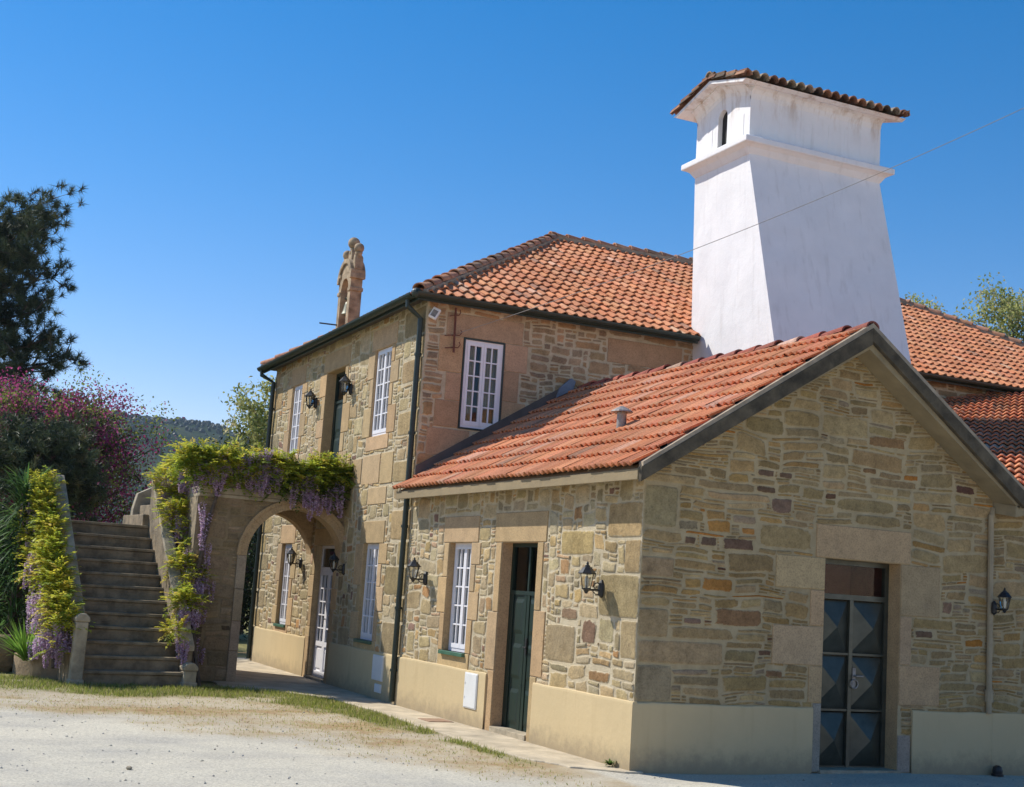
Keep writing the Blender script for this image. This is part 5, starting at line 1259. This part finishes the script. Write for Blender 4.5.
for k in range(800):
    x, y = R.uniform(-6.6, 5.2), R.uniform(-2.4, 6)
    if ground_cover(x, y)[1] > .6 and R.random() < .7: continue
    if y > -.3 and x > -1.0: continue
    r_ = R.choice((.005, .007, .009, .011, .015)); c = V((x, y, ground_h(x, y)-.012+r_*.25)); a = R.random()*3
    P = [c+V((math.cos(a+i*PI/2)*r_*R.uniform(.8, 1.4), math.sin(a+i*PI/2)*r_*R.uniform(.8, 1.4), R.uniform(-.2, .2)*r_)) for i in range(4)]+[c+V((0, 0, r_*.75)), c-V((0, 0, r_*.6))]
    mb.add(P, [(0, 1, 4), (1, 2, 4), (2, 3, 4), (3, 0, 4), (1, 0, 5), (2, 1, 5), (3, 2, 5), (0, 3, 5)], 0, jit(pick([((.48, .45, .38), 4), ((.40, .37, .32), 3), ((.56, .51, .41), 2), ((.30, .26, .21), .5)], R), .15, R))
kind(tag(mb.build('gravel', tinted('pebble', bs=0, spots=False)), 'loose pale gravel scattered over the yard', 'gravel'), 'stuff')

# ================================================================ LANTERNS
def lantern(label, D=.2):
    t = bpy.data.objects.new('wall_lantern', None); C.objects.link(t); t['label'] = label; t['category'] = 'lantern'; t['group'] = 'black wall lanterns'
    mb = MB(); mb.lathe([(.012, -.085), (.036, -.06), (.042, 0), (.036, .075), (.012, .11)], (0, -.006, 0), 10)
    mb.tube([(0, -.02, 0), (0, -D*.5, -.005), (0, -D*.95, -.008)], .011, 6)
    if D > .15: mb.tube([(0, -.03, .055), (0, -.06, .075), (0, -.095, .065), (0, -.11, .035), (0, -.095, .012), (0, -.075, .022), (0, -.08, .04)], .007, 5)
    if D > .15: mb.tube([(0, -.03, -.05), (0, -.08, -.05), (0, -.12, -.02)], .006, 5)
    mb.build('bracket', MT['iron'], t)
    c = V((0, -D, 0 if D > .15 else -.05)); h6 = [(math.cos(PI/6+k*PI/3), math.sin(PI/6+k*PI/3)) for k in range(6)]
    mb = MB(); mb.lathe([(.012, -.05), (.02, -.035), (.032, -.015), (.05, .0), (.052, .012)], c, 6)
    for x, y in h6: mb.tube([c+V((x*.05, y*.05, .01)), c+V((x*.082, y*.082, .165))], .0055, 4)
    mb.build('frame', MT['iron'], t)
    mb = MB(); mb.lathe([(.096, .162), (.100, .172), (.07, .205), (.048, .235), (.03, .242), (.028, .255), (.012, .265), (.016, .28), (.004, .30)], c, 6); mb.build('cap', MT['iron'], t)
    mb = MB(); vs_ = [c+V((x*.046, y*.046, .012)) for x, y in h6]+[c+V((x*.078, y*.078, .163)) for x, y in h6]; mb.add(vs_, [(k, (k+1) % 6, 6+(k+1) % 6, 6+k) for k in range(6)]); mb.build('pane', MT['lamp_glass'], t)
    mb = MB(); mb.tube([c+V((0, 0, .01)), c+V((0, 0, .06)), c+V((0, 0, .10)), c+V((0, 0, .14))], [.014, .022, .026, .012], 8); mb.build('bulb', MT['plastic'], t)
    return t
L0 = lantern('black lantern on the lit annex wall right of the green door')
def place(o, p, rz, s_=1): o.location = p; o.rotation_euler = (0, 0, rz); o.scale = (s_,)*3
def dup(root, label):
    r = root.copy(); C.objects.link(r); r['label'] = label
    for ch in list(root.children): c = ch.copy(); C.objects.link(c); c.parent = r
    return r
RZL = -PI/2
place(L0, ANX.p(-.75, 1.83, .012), RZL+SH)
L1_ = lantern('black lantern high on the house front right of the green upper door', .115)
place(L1_, FAC.p(-9.85, 5.03, .012), RZL, 1.1)
for src, p, rz, s_, lb in ((L0, ANX.p(-5.66, 1.84, .012), RZL+SH, 1, 'black lantern on the annex wall beside the dark downpipe'),
                  (L0, GAB.p(4.80, 1.92, .10), 0, .85, 'black lantern on the shaded gable wall near the right edge'),
                  (L0, FAC.p(-9.42, 1.92, .012), RZL, .95, 'black lantern in front of the arch just right of the white glazed door'),
                  (L0, FAC.p(-12.05, 2.0, .012), RZL, 1, 'black lantern under the arch between the small window and the white door'),
                  (L1_, FAC.p(-11.98, 5.0, .012), RZL, 1.1, 'black lantern high on the house front left of the green upper door')):
    place(dup(src, lb), p, rz, s_)

# ================================================================ SMALL THINGS
def plate_box(fr, label, u0, u1, z0, z1, dep=.035):
    mb = MB(); fr.box(mb, u0, u1, z0, z1, .02, dep+.03); mb2 = MB(); e = .014
    fr.box(mb2, u0+e, u1-e, z0+e, z1-e, dep+.026, dep+.036)
    for k in range(2): fr.box(mb2, u0+.03, u0+.045, z0+(z1-z0)*(.3+.4*k)-.015, z0+(z1-z0)*(.3+.4*k)+.015, dep+.036, dep+.042)
    o = mb.build('meter_box', MT['plastic'], bevel=.005); mb2.build('door', MT['plastic'], o, bevel=.004)
    return tag(o, label, 'meter box', 'white meter boxes')
plate_box(ANX, 'white meter box on the beige plinth left of the green annex door', -4.06, -3.68, .225, .675, .02)
plate_box(FAC, 'larger white meter box on the shaded plinth of the house', -7.50, -7.03, .285, .66, .02)
plate_box(FAC, 'small white box just above the path below the larger meter box', -7.34, -7.06, .11, .235, .018)
mb = MB(); ir = lambda u, z, d: TAL.p(u, z, d)
mb.tube([ir(.20, 5.97, .08), ir(.215, 5.28, .08)], .018, 6)
for z, L in ((5.86, .1), (5.55, .16), (5.36, .14)):
    mb.tube([ir(.21, z, -.01), ir(.21, z, .08)], .010, 5); mb.tube([ir(.21-L, z-.03, .08), ir(.21, z, .08), ir(.21+L*.5, z, .08), ir(.21+L*.75, z+.05, .08), ir(.21+L*.6, z+.09, .08)], .008, 5)
tag(mb.build('iron_bracket', MT['rust']), 'rusty iron cable bracket with hooks beside the upper side window', 'bracket')
mb = MB(); c = TAL.p(-.14, 5.83, .09); rot = Matrix.Rotation(.5, 3, 'Y') @ Matrix.Rotation(-.5, 3, 'Z')
mb.boxf(lambda i, j, k: c+rot @ V(((i-.5)*.13, (j-.5)*.06, (k-.5)*.18)), 0)
ws = tag(mb.build('floodlight', MT['plastic'], bevel=.012), 'small white floodlight under the eaves at the house corner', 'light')
mb = MB(); mb.boxf(lambda i, j, k: c+rot @ V(((i-.5)*.08, -.034+.006*j, (k-.5)*.11-.01)), 0); mb.build('lens', MT['zinc'], ws)
mb = MB(); mb.tube([c+V((0, .02, 0)), TAL.p(-.14, 5.83, 0)], .015, 6); mb.build('mount', MT['iron'], ws)
# overhead cable
p0, p1 = TAL.p(.30, 5.60, .09), at(1120, 62, .5)
mb = MB(); pts = [p0.lerp(p1, k/40)-V((0, 0, .42*4*(k/40)*(1-k/40)*.5)) for k in range(41)]; mb.tube(pts, .005, 5); tag(mb.build('overhead_cable', MT['grey_pipe']), 'thin overhead cable running from the iron bracket past the chimney', 'cable')
mb = MB(); mb.box((-.60, 4.2, .008), (-.24, 4.6, .016)); mb.box((-.58, 4.22, .014), (-.26, 4.58, .020)); tag(mb.build('drain_cover', simple('dusty_iron', (.30, .19, .12), .9, .3, 14), bevel=.003), 'rusty square drain cover set in the path', 'drain cover')
mb = MB(); c = GAB.p(4.87, .0, .12); mb.lathe([(.055, 0), (.06, .05), (.05, .09), (.02, .11)], c, 12); mb.lathe([(.07, -.01), (.07, .012)], c, 12); tag(mb.build('ground_light', MT['iron']), 'small black ground light at the foot of the gable wall', 'light')
R = random.Random(66)
def weed(label, c, n, s_):
    mb = MB()
    for k in range(n): a = R.random()*6.28; strap(mb, V(c), V((math.cos(a), math.sin(a), R.uniform(.3, 1.6))), s_*R.uniform(.5, 1), s_*.22, .3, jit((.10, .17, .035), .3, R), 3)
    tag(mb.build('weed', MT['leaf']), label, 'weed')
weed('small green weed growing at the foot of the annex corner', (-.10, .26, .02), 34, .14)
